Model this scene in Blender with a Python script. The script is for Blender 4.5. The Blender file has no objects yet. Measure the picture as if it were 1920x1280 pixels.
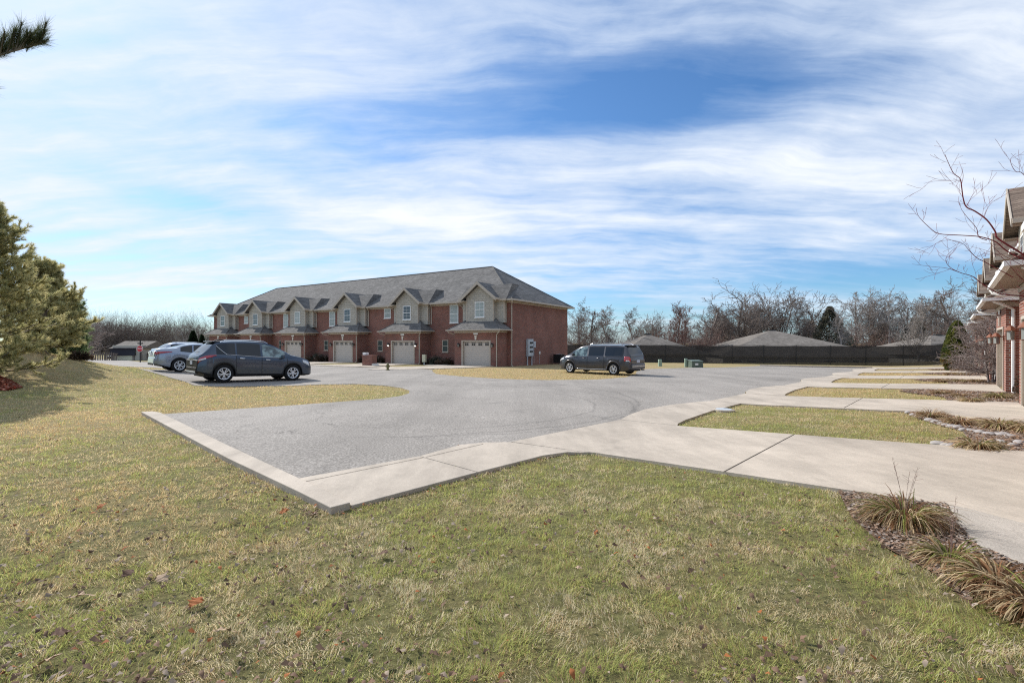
SUNE=3.3; SKYS=.11; EXPO=.66; CB=-.90
CL0=(3.4,4.3,5.7); CL1=(5.7,5.9,6.15); SKYM=(.46,.68,.87)
BLOBS=[(1230,190,16,3.8,-3,-.72),(900,225,15,2.8,5,-.30),(600,240,9,1.6,8,-.2),(1320,400,16,3.5,0,-.16),(330,370,9,1.6,-8,-.30),(1130,560,14,1.8,4,-.36),(1720,520,14,1.2,0,-.42),(330,560,16,2.2,0,.22),(480,120,14,5,10,.22),(120,330,16,7,0,.25),(720,400,16,2.6,-4,.24),(1750,120,20,8,0,.30),(1650,330,20,5,0,.14),(1050,330,12,1.0,-3,.12)]
import bpy, bmesh, math, random
import numpy as np
from mathutils import Vector, Matrix
random.seed(7); rng=np.random.default_rng(11)
sc=bpy.context.scene; COL=sc.collection
PI=math.pi
# ------------------------------------------------------------------ frame of the place (metres; x right, y away, z up)
F=890.; CZ=1.62
V=(.680,.733); Q=(-.733,.680)          # V: along the right-hand terrace, Q: away from its facade
SV=(.8497,-.5273); SW=(.5273,.8497)    # far terrace: along its front / into its depth
def H(x,y,mound=True):
    x=np.asarray(x,float); y=np.asarray(y,float)
    a=V[0]*x+V[1]*y; b=Q[0]*x+Q[1]*y
    h=-.0125*np.clip(a,-30,50)+.049*np.clip(4.1-b,0,5.3)-.007*np.clip(b-25,0,20)-.018*np.clip(b-45,0,25)
    t=np.clip((y-52)/9,0,1)*np.clip((x-2)/8,0,1); h=h-1.7*t*t*(3-2*t)
    if mound:
        h=h+1.75*np.exp(-((x+23.0)**2+(y-17.3)**2)/(2*4.1**2))+1.5*np.exp(-((x+32)**2+(y-17)**2)/(2*6.0**2))
    return h
def Hf(x,y): return float(H(x,y))
def GM(px,py):   # ground hit with the mound: march outwards
    k=(CZ-0)/F; Y=2.
    while Y<80:
        if CZ-(py-641)/F*Y<=float(H((px-960)/F*Y,Y)): break
        Y+=.03
    return (px-960)/F*Y,Y
def G(px,py):
    h=0.
    for _ in range(60):
        Y=(CZ-h)*F/(py-641); X=(px-960)/F*Y; h=.5*h+.5*float(H(X,Y,False))
    return X,Y
def AB(a,b): return (V[0]*a+Q[0]*b, V[1]*a+Q[1]*b)
def at(px,Y,py=None):
    x=(px-960)/F*Y
    return (x,Y) if py is None else (x,Y,CZ-(py-641)/F*Y)
def vnoise(x,y,seed=0):
    x=np.asarray(x,float); y=np.asarray(y,float)
    xi=np.floor(x).astype(np.int64); yi=np.floor(y).astype(np.int64); fx=x-xi; fy=y-yi
    fx=fx*fx*(3-2*fx); fy=fy*fy*(3-2*fy)
    def h(i,j):
        n=(i*374761393+j*668265263+seed*1442695041)&0x7fffffff
        n=((n^(n>>13))*1274126177)&0x7fffffff
        return ((n^(n>>16))&0xffff)/65535.
    return (h(xi,yi)*(1-fx)+h(xi+1,yi)*fx)*(1-fy)+(h(xi,yi+1)*(1-fx)+h(xi+1,yi+1)*fx)*fy
def fbm(x,y,seed=0,o=4):
    s=0;a=.5;t=0
    for k in range(o):
        s=s+a*vnoise(x*2**k,y*2**k,seed+k*17); t+=a; a*=.5
    return s/t
# ------------------------------------------------------------------ linking and tagging
def tag(o,label=None,cat=None,group=None,kind=None):
    if label: o['label']=label
    if cat: o['category']=cat
    if group: o['group']=group
    if kind: o['kind']=kind
    return o
def empty(name,loc=(0,0,0),rz=0,label=None,cat=None,group=None):
    o=bpy.data.objects.new(name,None); COL.objects.link(o); o.location=loc; o.rotation_euler=(0,0,rz)
    o.empty_display_size=.2
    return tag(o,label,cat,group)
def link(name,me,parent=None,mat=None,smooth=False):
    if mat is not None and not me.materials:
        for m in (mat if isinstance(mat,(list,tuple)) else [mat]): me.materials.append(m)
    if smooth: me.polygons.foreach_set('use_smooth',[True]*len(me.polygons))
    o=bpy.data.objects.new(name,me); COL.objects.link(o)
    if parent is not None: o.parent=parent
    return o
def copy_tree(o,parent=None):
    c=o.copy(); COL.objects.link(c); c.parent=parent
    for ch in list(o.children): copy_tree(ch,c)
    return c
def npmesh(name,verts,faces,cols=None,matidx=None):
    """verts (n,3), faces (m,k) all same k"""
    verts=np.asarray(verts,np.float32).reshape(-1,3); faces=np.asarray(faces,np.int32); k=faces.shape[1]
    me=bpy.data.meshes.new(name); me.vertices.add(len(verts)); me.vertices.foreach_set('co',verts.ravel())
    me.loops.add(faces.size); me.loops.foreach_set('vertex_index',faces.ravel())
    me.polygons.add(len(faces)); me.polygons.foreach_set('loop_start',np.arange(0,faces.size,k,dtype=np.int32))
    if matidx is not None: me.polygons.foreach_set('material_index',np.asarray(matidx,np.int32))
    if cols is not None:
        a=me.color_attributes.new('tint','FLOAT_COLOR','POINT')
        c=np.ones((len(verts),4),np.float32); c[:,:cols.shape[1]]=cols; a.data.foreach_set('color',c.ravel())
    me.update(calc_edges=True); return me
class MB:
    """collects shapes into one mesh"""
    def __init__(s): s.v=[]; s.f=[]; s.m=[]
    def add(s,vs,fs,m=0):
        n=len(s.v); s.v+= [tuple(p) for p in vs]; s.f+=[tuple(n+i for i in f) for f in fs]; s.m+=[m]*len(fs); return s
    def box(s,x0,x1,y0,y1,z0,z1,m=0):
        if x0>x1:x0,x1=x1,x0
        if y0>y1:y0,y1=y1,y0
        return s.add([(x0,y0,z0),(x1,y0,z0),(x1,y1,z0),(x0,y1,z0),(x0,y0,z1),(x1,y0,z1),(x1,y1,z1),(x0,y1,z1)],
              [(0,3,2,1),(4,5,6,7),(0,1,5,4),(1,2,6,5),(2,3,7,6),(3,0,4,7)],m)
    def hexa(s,p,m=0):   # 8 points bottom 4 then top 4
        return s.add(p,[(0,3,2,1),(4,5,6,7),(0,1,5,4),(1,2,6,5),(2,3,7,6),(3,0,4,7)],m)
    def slab(s,poly,t,m=0):   # polygon of 3D points given thickness t downwards
        n=len(poly); top=[tuple(p) for p in poly]; bot=[(p[0],p[1],p[2]-t) for p in poly]
        s.add(top+bot,[tuple(range(n)),tuple(range(2*n-1,n-1,-1))]+[(i,n+i,n+(i+1)%n,(i+1)%n) for i in range(n)],m); return s
    def tube(s,pts,rad,n=6,m=0,cap=True):
        pts=[Vector(p) for p in pts]; rr=rad if isinstance(rad,(list,tuple)) else [rad]*len(pts)
        vs=[];fs=[]
        up=None
        for i,p in enumerate(pts):
            d=(pts[min(i+1,len(pts)-1)]-pts[max(i-1,0)]).normalized()
            if up is None: up=Vector((0,0,1)) if abs(d.z)<.9 else Vector((1,0,0))
            a=d.cross(up).normalized(); b=a.cross(d).normalized(); up=b
            for k in range(n):
                t=2*PI*k/n; vs.append(p+(a*math.cos(t)+b*math.sin(t))*rr[i])
        for i in range(len(pts)-1):
            for k in range(n): fs.append((i*n+k,i*n+(k+1)%n,(i+1)*n+(k+1)%n,(i+1)*n+k))
        if cap: fs.append(tuple(range(n-1,-1,-1))); fs.append(tuple((len(pts)-1)*n+k for k in range(n)))
        return s.add(vs,fs,m)
    def lathe(s,prof,n=24,c=(0,0,0),axis='z',m=0):   # prof: (r,h)
        vs=[];fs=[]
        for r,h in prof:
            for k in range(n):
                t=2*PI*k/n; x,y=r*math.cos(t),r*math.sin(t)
                p={'z':(x,y,h),'y':(x,h,y),'x':(h,x,y)}[axis]
                vs.append((p[0]+c[0],p[1]+c[1],p[2]+c[2]))
        for i in range(len(prof)-1):
            for k in range(n): fs.append((i*n+k,i*n+(k+1)%n,(i+1)*n+(k+1)%n,(i+1)*n+k))
        return s.add(vs,fs,m)
    def build(s,name,mat,parent=None,smooth=False,fix=True,bevel=0):
        me=bpy.data.meshes.new(name); me.from_pydata(s.v,[],s.f)
        for m in (mat if isinstance(mat,(list,tuple)) else [mat]): me.materials.append(m)
        me.polygons.foreach_set('material_index',s.m)
        if fix:
            bm=bmesh.new(); bm.from_mesh(me); bmesh.ops.recalc_face_normals(bm,faces=bm.faces); bm.to_mesh(me); bm.free()
        me.update()
        o=link(name,me,parent,None,smooth)
        if bevel:
            b=o.modifiers.new('b','BEVEL'); b.width=bevel; b.segments=2; b.limit_method='ANGLE'
        return o
# ------------------------------------------------------------------ materials
class NT:
    def __init__(s,name,spec=.5,rough=.8,world=False):
        s.m=bpy.data.materials.new(name); s.m.use_nodes=True; s.t=s.m.node_tree; s.n=s.t.nodes
        s.b=s.n['Principled BSDF']; s.b.inputs['Roughness'].default_value=rough
        s.b.inputs['Specular IOR Level'].default_value=spec
        s.co=None
    def tc(s,k='Object'):
        if s.co is None: s.co=s.n.new('ShaderNodeTexCoord')
        return s.co.outputs[k]
    def new(s,t,**kw):
        n=s.n.new(t)
        for k,v in kw.items(): setattr(n,k,v)
        return n
    def l(s,a,b): s.t.links.new(a,b)
    def setin(s,n,k,v):
        if hasattr(v,'is_output') or isinstance(v,bpy.types.NodeSocket): s.l(v,n.inputs[k])
        else: n.inputs[k].default_value=v
    def noise(s,scale,vec=None,detail=5,rough=.6,dist=0,out='Fac'):
        n=s.new('ShaderNodeTexNoise'); s.setin(n,'Scale',scale); n.inputs['Detail'].default_value=detail
        n.inputs['Roughness'].default_value=rough; n.inputs['Distortion'].default_value=dist
        s.l(vec if vec is not None else s.tc(),n.inputs['Vector']); return n.outputs[out]
    def ramp(s,fac,stops):
        n=s.new('ShaderNodeValToRGB'); s.l(fac,n.inputs[0]); e=n.color_ramp.elements
        while len(e)<len(stops): e.new(.5)
        for i,(p,c) in enumerate(stops):
            e[i].position=p; e[i].color=(c,c,c,1) if isinstance(c,(int,float)) else (*c,1)
        return n.outputs[0]
    def mix(s,fac,a,b,mode='MIX'):
        n=s.new('ShaderNodeMix',data_type='RGBA',blend_type=mode)
        s.setin(n,0,fac)
        for k,v in ((6,a),(7,b)):
            if isinstance(v,(tuple,list)): n.inputs[k].default_value=(*v[:3],1)
            elif isinstance(v,(int,float)): n.inputs[k].default_value=(v,v,v,1)
            else: s.l(v,n.inputs[k])
        return n.outputs[2]
    def math(s,op,a,b=0.,c=0.):
        n=s.new('ShaderNodeMath',operation=op); s.setin(n,0,a); s.setin(n,1,b); s.setin(n,2,c); return n.outputs[0]
    def map(s,scale=(1,1,1),rot=(0,0,0),loc=(0,0,0),vec=None):
        n=s.new('ShaderNodeMapping'); n.inputs['Scale'].default_value=scale; n.inputs['Rotation'].default_value=rot
        n.inputs['Location'].default_value=loc; s.l(vec if vec is not None else s.tc(),n.inputs[0]); return n.outputs[0]
    def bump(s,h,strength=.3,dist=.02):
        n=s.new('ShaderNodeBump'); n.inputs['Strength'].default_value=strength; n.inputs['Distance'].default_value=dist
        s.l(h,n.inputs['Height']); s.l(n.outputs[0],s.b.inputs['Normal'])
    def col(s,c):
        if isinstance(c,(tuple,list)): s.b.inputs['Base Color'].default_value=(*c[:3],1)
        else: s.l(c,s.b.inputs['Base Color'])
        return s
    def attr(s,name='tint'):
        n=s.new('ShaderNodeAttribute'); n.attribute_name=name; return n.outputs['Color']
    def wallvec(s):   # (x+y, z) so that axis-aligned walls of either direction share courses
        sp=s.new('ShaderNodeSeparateXYZ'); s.l(s.tc(),sp.inputs[0]); cb=s.new('ShaderNodeCombineXYZ')
        s.l(s.math('ADD',sp.outputs[0],sp.outputs[1]),cb.inputs[0]); s.l(sp.outputs[2],cb.inputs[1]); return cb.outputs[0]
def simple(name,c,rough=.6,spec=.4,var=.12,sc_=6,metal=0):
    t=NT(name,spec,rough); n=t.noise(sc_,detail=4)
    t.col(t.mix(n,tuple(v*(1-var) for v in c),tuple(min(1,v*(1+var)) for v in c))); t.b.inputs['Metallic'].default_value=metal
    return t.m
M={}
def mk_brick(name,c1,c2,mortar,sc_=1.0):
    t=NT(name,.2,.9); vec=t.wallvec()
    b=t.new('ShaderNodeTexBrick'); b.offset=.5; b.inputs['Scale'].default_value=1
    b.inputs['Brick Width'].default_value=.215*sc_; b.inputs['Row Height'].default_value=.075*sc_
    b.inputs['Mortar Size'].default_value=.012; b.inputs['Mortar Smooth'].default_value=.1; b.inputs['Bias'].default_value=-.1
    b.inputs['Color1'].default_value=(*c1,1); b.inputs['Color2'].default_value=(*c2,1); b.inputs['Mortar'].default_value=(*mortar,1)
    t.l(vec,b.inputs['Vector'])
    big=t.noise(.5,detail=6); fine=t.noise(35)
    c=t.mix(.6,b.outputs['Color'],t.ramp(big,[(.3,.62),(.7,1.35)]),'MULTIPLY'); c=t.mix(.35,c,t.ramp(fine,[(.3,.6),(.7,1.3)]),'MULTIPLY')
    t.col(c); t.bump(t.math('SUBTRACT',1,b.outputs['Fac']),.5,.006); return t.m
M['brick']=mk_brick('brick',(.25,.073,.050),(.14,.044,.034),(.30,.225,.19))
M['brick_soldier']=mk_brick('brick_band',(.27,.085,.062),(.19,.055,.045),(.30,.24,.21),.7)
def mk_siding(name,c):
    t=NT(name,.25,.8); vec=t.wallvec()
    b=t.new('ShaderNodeTexBrick'); b.offset=.37; b.inputs['Scale'].default_value=1
    b.inputs['Brick Width'].default_value=.42; b.inputs['Row Height'].default_value=.175; b.inputs['Mortar Size'].default_value=.009
    b.inputs['Mortar Smooth'].default_value=.2
    b.inputs['Color1'].default_value=(*c,1); b.inputs['Color2'].default_value=(*[v*.84 for v in c],1); b.inputs['Mortar'].default_value=(*[v*.58 for v in c],1)
    t.l(vec,b.inputs['Vector'])
    w=t.noise(30,vec=t.map((6,6,.5)))
    t.col(t.mix(.3,b.outputs['Color'],t.ramp(w,[(.3,.7),(.7,1.2)]),'MULTIPLY')); t.bump(t.math('SUBTRACT',1,b.outputs['Fac']),.8,.012); return t.m
M['siding']=mk_siding('shake_siding',(.49,.455,.39))
def mk_shingle(name,c1,c2):
    t=NT(name,.15,.95); 
    g=t.new('ShaderNodeNewGeometry'); sp=t.new('ShaderNodeSeparateXYZ'); t.l(t.tc(),sp.inputs[0])
    cb=t.new('ShaderNodeCombineXYZ'); t.l(t.math('ADD',sp.outputs[0],t.math('MULTIPLY',sp.outputs[1],.37)),cb.inputs[0])
    t.l(t.math('MULTIPLY',sp.outputs[2],1.75),cb.inputs[1])
    b=t.new('ShaderNodeTexBrick'); b.offset=.43; b.inputs['Scale'].default_value=1; b.inputs['Brick Width'].default_value=.24
    b.inputs['Row Height'].default_value=.145; b.inputs['Mortar Size'].default_value=.008; b.inputs['Bias'].default_value=0
    b.inputs['Color1'].default_value=(*c1,1); b.inputs['Color2'].default_value=(*c2,1); b.inputs['Mortar'].default_value=(*[v*.6 for v in c2],1)
    t.l(cb.outputs[0],b.inputs['Vector'])
    n=t.noise(1.1,detail=8,rough=.7); f=t.noise(24,detail=3); st=t.noise(.5,vec=t.map((1.2,1.2,.25)),detail=5)
    c=t.mix(.55,b.outputs['Color'],t.ramp(n,[(.3,.65),(.7,1.35)]),'MULTIPLY'); c=t.mix(.5,c,t.ramp(f,[(.3,.55),(.7,1.4)]),'MULTIPLY')
    c=t.mix(.35,c,t.ramp(st,[(.35,.72),(.65,1.2)]),'MULTIPLY')
    t.col(c); t.bump(f,.5,.01); return t.m
M['shingle']=mk_shingle('asphalt_shingle',(.205,.195,.185),(.13,.125,.12))
M['shingle_brown']=mk_shingle('brown_shingle',(.24,.185,.145),(.14,.105,.085))
M['trim']=simple('beige_trim',(.46,.40,.33),.55,.4,.06)
M['soffit']=simple('soffit',(.40,.35,.28),.7,.3,.06)
M['white']=simple('white_paint',(.78,.78,.76),.45,.4,.04)
M['garage']=simple('garage_door_paint',(.52,.465,.405),.5,.4,.04)
M['stone']=simple('cast_stone',(.66,.62,.55),.8,.2,.1)
M['black']=simple('black_metal',(.02,.02,.022),.4,.5,.1)
M['darkplastic']=simple('dark_plastic',(.018,.018,.02),.55,.4,.1)
M['copper']=simple('copper',(.24,.10,.06),.5,.4,.3,metal=.4)
M['paneglass']=None
def mk_pane(name,c=(.03,.04,.05),rough=.08,spec=.8):
    t=NT(name,spec,rough); n=t.noise(.9,detail=2); t.col(t.mix(n,c,tuple(v*1.8 for v in c))); t.bump(t.noise(1.5,detail=1),.05,.02); return t.m
M['paneglass']=mk_pane('pane_glass')
M['doorpane']=mk_pane('door_pane',(.012,.014,.016),.3,.2)
M['blind']=mk_pane('pane_with_blind',(.23,.26,.25),.25,.6)
M['greydoor']=simple('dark_green_door',(.03,.05,.045),.4,.5)
M['lampglass']=mk_pane('lamp_glass',(.20,.21,.20),.15,.5)
def mk_emit(name,c,s):
    t=NT(name); t.b.inputs['Emission Color'].default_value=(*c,1); t.b.inputs['Emission Strength'].default_value=s; t.col(c); return t.m
M['lit']=mk_emit('lit_bulb',(1,.93,.8),4)
def mk_concrete(name,c,agg=False):
    t=NT(name,.25,.85); pos=t.new('ShaderNodeNewGeometry').outputs['Position']
    big=t.noise(.45,vec=pos,detail=7,rough=.62); st=t.noise(1.7,vec=t.map((1,.25,1),(0,0,.75),vec=pos),detail=6,rough=.7); f=t.noise(60 if not agg else 110,vec=pos,detail=4)
    col=t.mix(1,c,t.ramp(big,[(.3,.80),(.7,1.08)]),'MULTIPLY'); col=t.mix(.8,col,t.ramp(st,[(.36,.76),(.6,1.06)]),'MULTIPLY'); col=t.mix(1,col,t.ramp(t.noise(6,vec=pos,detail=5,rough=.7),[(.3,.93),(.62,1.03)]),'MULTIPLY')
    col=t.mix(1,col,t.ramp(f,[(.3,.88 if not agg else .66),(.7,1.08 if not agg else 1.25)]),'MULTIPLY')
    vo=t.new('ShaderNodeTexVoronoi'); vo.feature='F1'; vo.inputs['Scale'].default_value=1.3; t.l(pos,vo.inputs['Vector'])
    col=t.mix(t.math('LESS_THAN',vo.outputs['Distance'],.028),col,t.mix(.55,col,(.05,.045,.04)))
    t.col(col); t.bump(f,.25 if not agg else .4,.004); return t.m
M['concrete']=mk_concrete('concrete',(.515,.445,.365))
M['aggregate']=mk_concrete('pebbled_concrete',(.47,.42,.36),True)
M['joint']=simple('joint_filler',(.09,.075,.06),.9,.1,.3)
def mk_asphalt():
    t=NT('asphalt',.25,.9); pos=t.new('ShaderNodeNewGeometry').outputs['Position']
    big=t.noise(.22,vec=pos,detail=6,rough=.6); f=t.noise(34,vec=pos,detail=6,rough=.8); st=t.noise(.55,vec=t.map((1,.12,1),(0,0,.82),vec=pos),detail=7,rough=.65)
    c=t.ramp(f,[(.34,(.135,.120,.105)),(.5,(.285,.260,.232)),(.64,(.52,.475,.425))])
    c=t.mix(1,c,t.ramp(big,[(.3,.82),(.7,1.15)]),'MULTIPLY'); c=t.mix(.7,c,t.ramp(st,[(.36,.80),(.62,1.1)]),'MULTIPLY')
    # two faint curved tyre scuffs on the surface
    sp=t.new('ShaderNodeSeparateXYZ'); t.l(pos,sp.inputs[0])
    wob=t.math('MULTIPLY',t.math('SUBTRACT',t.noise(.8,vec=pos,detail=2),.5),.5)
    for (cx,cy,r,w) in ((-2.3,13.6,4.6,.07),(-2.1,13.8,5.5,.06),(-3.2,15.2,7.0,.08)):
        dx=t.math('SUBTRACT',sp.outputs[0],cx); dy=t.math('SUBTRACT',sp.outputs[1],cy)
        rr=t.math('SQRT',t.math('ADD',t.math('MULTIPLY',dx,dx),t.math('MULTIPLY',dy,dy)))
        d=t.math('ABSOLUTE',t.math('SUBTRACT',t.math('ADD',rr,wob),r))
        m=t.math('SMOOTH_MIN',1,t.math('DIVIDE',d,w),.3)
        side=t.ramp(t.math('MULTIPLY_ADD',dx,.12,.4),[(.4,0),(.6,1)])
        k=t.math('MULTIPLY',t.math('MULTIPLY',t.math('SUBTRACT',1,m),side),t.math('MULTIPLY',t.noise(5,vec=pos),.62))
        c=t.mix(k,c,(.07,.066,.062))
    vo=t.new('ShaderNodeTexVoronoi'); vo.feature='DISTANCE_TO_EDGE'; vo.inputs['Scale'].default_value=.16
    wq=t.noise(1.3,vec=pos,detail=4,out='Color'); va=t.new('ShaderNodeVectorMath',operation='MULTIPLY_ADD'); t.l(wq,va.inputs[0]); va.inputs[1].default_value=(1.6,1.6,0); t.l(pos,va.inputs[2]); t.l(va.outputs[0],vo.inputs['Vector'])
    ck=t.math('MULTIPLY',t.math('LESS_THAN',vo.outputs['Distance'],.0014),t.ramp(t.noise(.35,vec=pos,detail=2),[(.5,0),(.56,.5)]))
    c=t.mix(ck,c,(.05,.046,.042))
    oil=t.ramp(t.noise(.9,vec=t.map((1,1,1),(0,0,.3),(7,3,0),vec=pos),detail=6,rough=.55),[(.60,0),(.72,.45)]); c=t.mix(oil,c,(.10,.094,.088))
    t.col(c); t.bump(f,.35,.008); return t.m
M['asphalt']=mk_asphalt()
def mk_ground():
    t=NT('lawn_soil',.1,1.); pos=t.new('ShaderNodeNewGeometry').outputs['Position']
    f=t.noise(22,vec=pos,detail=8,rough=.8); m=t.noise(2.2,vec=pos,detail=6,rough=.65)
    fac=t.ramp(f,[(.36,.42),(.5,.9),(.66,1.45)])
    c=t.mix(1,t.attr(),fac,'MULTIPLY'); c=t.mix(.8,c,t.ramp(m,[(.35,(.85,.95,.8)),(.65,(1.12,1.03,1.0))]),'MULTIPLY')
    t.col(c); t.bump(f,1.,.03); return t.m
M['ground']=mk_ground()
def mk_blade(name,rough=.7,trans=.25):
    t=NT(name,.25,rough); t.col(t.attr())
    tr=t.new('ShaderNodeBsdfTranslucent'); t.l(t.attr(),tr.inputs[0]); mx=t.new('ShaderNodeMixShader'); mx.inputs[0].default_value=trans
    t.l(t.b.outputs[0],mx.inputs[1]); t.l(tr.outputs[0],mx.inputs[2]); t.l(mx.outputs[0],t.n['Material Output'].inputs[0]); return t.m
M['blade']=mk_blade('grass_blade',.7,.5); M['needle']=mk_blade('pine_needle',.5,.55); M['leaf']=mk_blade('dry_leaf',.8,.2)
def mk_bark(name,c,sc_=8):
    t=NT(name,.15,.95); n=t.noise(sc_,vec=t.map((3,3,.6)),detail=6); t.col(t.mix(n,tuple(v*.55 for v in c),tuple(v*1.5 for v in c))); t.bump(n,.6,.02); return t.m
M['bark']=mk_bark('bark',(.20,.165,.145)); M['bark_pale']=mk_bark('pale_bark',(.30,.27,.25)); M['bark_red']=mk_bark('reddish_twigs',(.23,.145,.12))
M['twig_red']=mk_bark('coral_twigs',(.21,.048,.06),20); M['twig_grey']=mk_bark('grey_twigs',(.30,.245,.225),20)
M['mulch']=simple('mulch',(.13,.085,.06),.95,.1,.6,25); M['redmulch']=simple('red_mulch',(.20,.055,.03),.95,.1,.5,25)
M['gravelbed']=simple('gravel_bed',(.27,.20,.155),.9,.2,.5,30)
# ------------------------------------------------------------------ ground and paving
A=lambda L:[AB(*p) for p in L]
kerb_in=A([(2.36,5.69),(2.36,8.2),(2.41,13.05)])
edge_front=[(2.36,5.69),(4.09,5.62),(5.01,5.80),(5.41,5.66),(5.76,5.38),(6.97,5.37),(9.2,5.34)]
for k in range(5):
    s=8.6*k
    edge_front+=[(10.05+s,5.58),(11.2+s,5.79),(12.6+s,5.75),(13.9+s,5.5),(14.41+s,5.34),(17.75+s,5.34)]
edge_front=[p for p in edge_front if p[0]<50]
P_ASPH=A(edge_front+[(50.4,5.34)])+[AB(50.4,9),(24.6,42.2),(22.9,43.8),(19.2,40.6),(16.8,38.9),(14.4,38.4),(9.9,35.2),(8.3,31.6),(7.4,28.4),(6.1,25.4),(4.2,23.45),(1.6,22.75),(-.6,23.3),(-2.6,24.9),(-4.3,26.9),(-4.9,29.3),(-5.3,31.55)]
P_ASPH+=[(-5.03-.8497*t,31.4+.5273*t) for t in (2,10,20,30,44)]
P_ASPH+=[(-52,63),(-64,66),(-66,58),(-50,48.4),(-33,37.9),(-25.2,33),(-20.3,29.8),(-20.2,28.9),(-22.5,29.0),(-25.4,29.1),(-16.64,21.7),(-12.92,18.8),(-11.9,17.75),(-11.0,17.6),(-8.66,18.39),(-7.6,19.2),(-6.4,19.5),(-5.1,18.9),(-4.1,17.8),(-3.65,16.9),(-3.45,15.9),(-3.55,15.0),(-3.95,14.2),(-5.66,12.62),(-7.95,10.7)]
P_ASPH+=[kerb_in[2],kerb_in[1]]
P_KERB=A([(2.16,13.4),(2.36,13.36),(2.44,13.0),(2.37,8.2),(2.36,5.7),(2.34,4.34),(2.14,4.34),(2.14,5.05),(2.10,7.21)])
P_SW1=A([(2.36,5.67),(4.07,5.60),(4.07,4.37),(2.36,4.34)])
P_SW2=A([(4.09,5.60),(5.01,5.78),(5.41,5.64),(5.74,5.36),(6.0,3.98),(5.81,4.24),(5.38,4.36),(4.09,4.37)])
P_DR1=A([(5.76,5.36),(6.97,5.35),(9.2,5.32),(9.34,4.1),(9.32,1.0),(9.33,-1.24),(4.9,-1.24),(5.72,-.1),(5.79,.57),(5.84,1.3),(5.9,2.05),(6.02,3.9)])
P_AGG=[G(1778,953.5),G(1794,985),G(1832,1030),G(1925,1070),G(1990,1095),AB(3.8,-1.24),AB(4.88,-1.24),AB(5.70,-.14)]
def unit_paving(k):
    s=8.6*k; sh=lambda L:A([(a+s,b) for a,b in L])
    sw=sh([(9.22,5.32),(10.05,5.56),(11.2,5.77),(12.6,5.73),(13.9,5.48),(14.39,5.32),(14.45,4.46),(12.13,4.44),(10.25,4.3),(9.62,4.2),(9.36,4.1)])
    dr=sh([(14.41,5.32),(17.75,5.32),(17.93,4.15),(17.78,2.8),(17.8,-.2),(17.75,-1.24),(12.9,-1.24),(13.3,-.45),(14.12,.1),(14.24,.8),(14.32,2.1),(14.4,2.84),(14.47,4.44)])
    return sw,dr
PAVED=[P_ASPH,P_KERB,P_SW1,P_SW2,P_DR1,P_AGG]
def cut_poly(poly,step=1.2):
    bm=bmesh.new(); vs=[bm.verts.new((x,y,0)) for x,y in poly]; bm.faces.new(vs)
    pts=np.array(poly)
    def bis(co,no): bmesh.ops.bisect_plane(bm,geom=bm.verts[:]+bm.edges[:]+bm.faces[:],plane_co=co,plane_no=no)
    for d in (V,Q):
        t=pts@np.array(d); s=step*(1 if (t.max()-t.min())<30 else 2)
        x=math.ceil(t.min()/s)*s
        while x<t.max():
            bis((d[0]*x,d[1]*x,0),(d[0],d[1],0)); x+=s
    for bb in (4.1,25,45): bis((Q[0]*bb,Q[1]*bb,0),(Q[0],Q[1],0))
    return bm
def sheet(name,poly,off,mat,depth=0,label=None,cat=None,kind='structure',step=1.2,bevel=0,drop=0):
    bm=cut_poly(poly,step)
    for v in bm.verts: v.co.z=Hf(v.co.x,v.co.y)+off
    if depth:
        be=[e for e in bm.edges if e.is_boundary]
        r=bmesh.ops.extrude_edge_only(bm,edges=be)
        for v in [g for g in r['geom'] if isinstance(g,bmesh.types.BMVert)]: v.co.z-=depth
    bmesh.ops.recalc_face_normals(bm,faces=bm.faces)
    if sum(f.normal.z for f in bm.faces if abs(f.normal.z)>.5)<0: bmesh.ops.reverse_faces(bm,faces=bm.faces)
    me=bpy.data.meshes.new(name); bm.to_mesh(me); bm.free(); me.update()
    o=link(name,me,None,mat); tag(o,label,cat,None,kind)
    if bevel:
        b=o.modifiers.new('b','BEVEL'); b.width=bevel; b.segments=2; b.limit_method='ANGLE'; b.angle_limit=.8
    return o
def inpoly(x,y,poly):
    p=np.array(poly); c=np.zeros(x.shape,bool); n=len(p)
    mn=p.min(0); mx=p.max(0); m=(x>=mn[0])&(x<=mx[0])&(y>=mn[1])&(y<=mx[1])
    xx=x[m]; yy=y[m]; r=np.zeros(xx.shape,bool)
    for i in range(n):
        x0,y0=p[i]; x1,y1=p[i-1]
        if y0==y1: continue
        r^=((y0>yy)!=(y1>yy))&(xx<(x1-x0)*(yy-y0)/(y1-y0)+x0)
    c[m]=r; return c
sheet('road',P_ASPH,.022,M['asphalt'],.06)
sheet('kerb',P_KERB,.075,M['concrete'],.35,bevel=.02)
sheet('sidewalk',P_SW1,.042,M['concrete'],.25,bevel=.008)
sheet('sidewalk',P_SW2,.042,M['concrete'],.25,bevel=.008)
sheet('driveway',P_DR1,.042,M['concrete'],.25,bevel=.008)
sheet('path',P_AGG,.042,M['aggregate'],.25,bevel=.008)
for k in range(5):
    sw,dr=unit_paving(k); PAVED+= [sw,dr]
    sheet('sidewalk',sw,.042,M['concrete'],.25,bevel=.008); sheet('driveway',dr,.042,M['concrete'],.25,bevel=.008)
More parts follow.
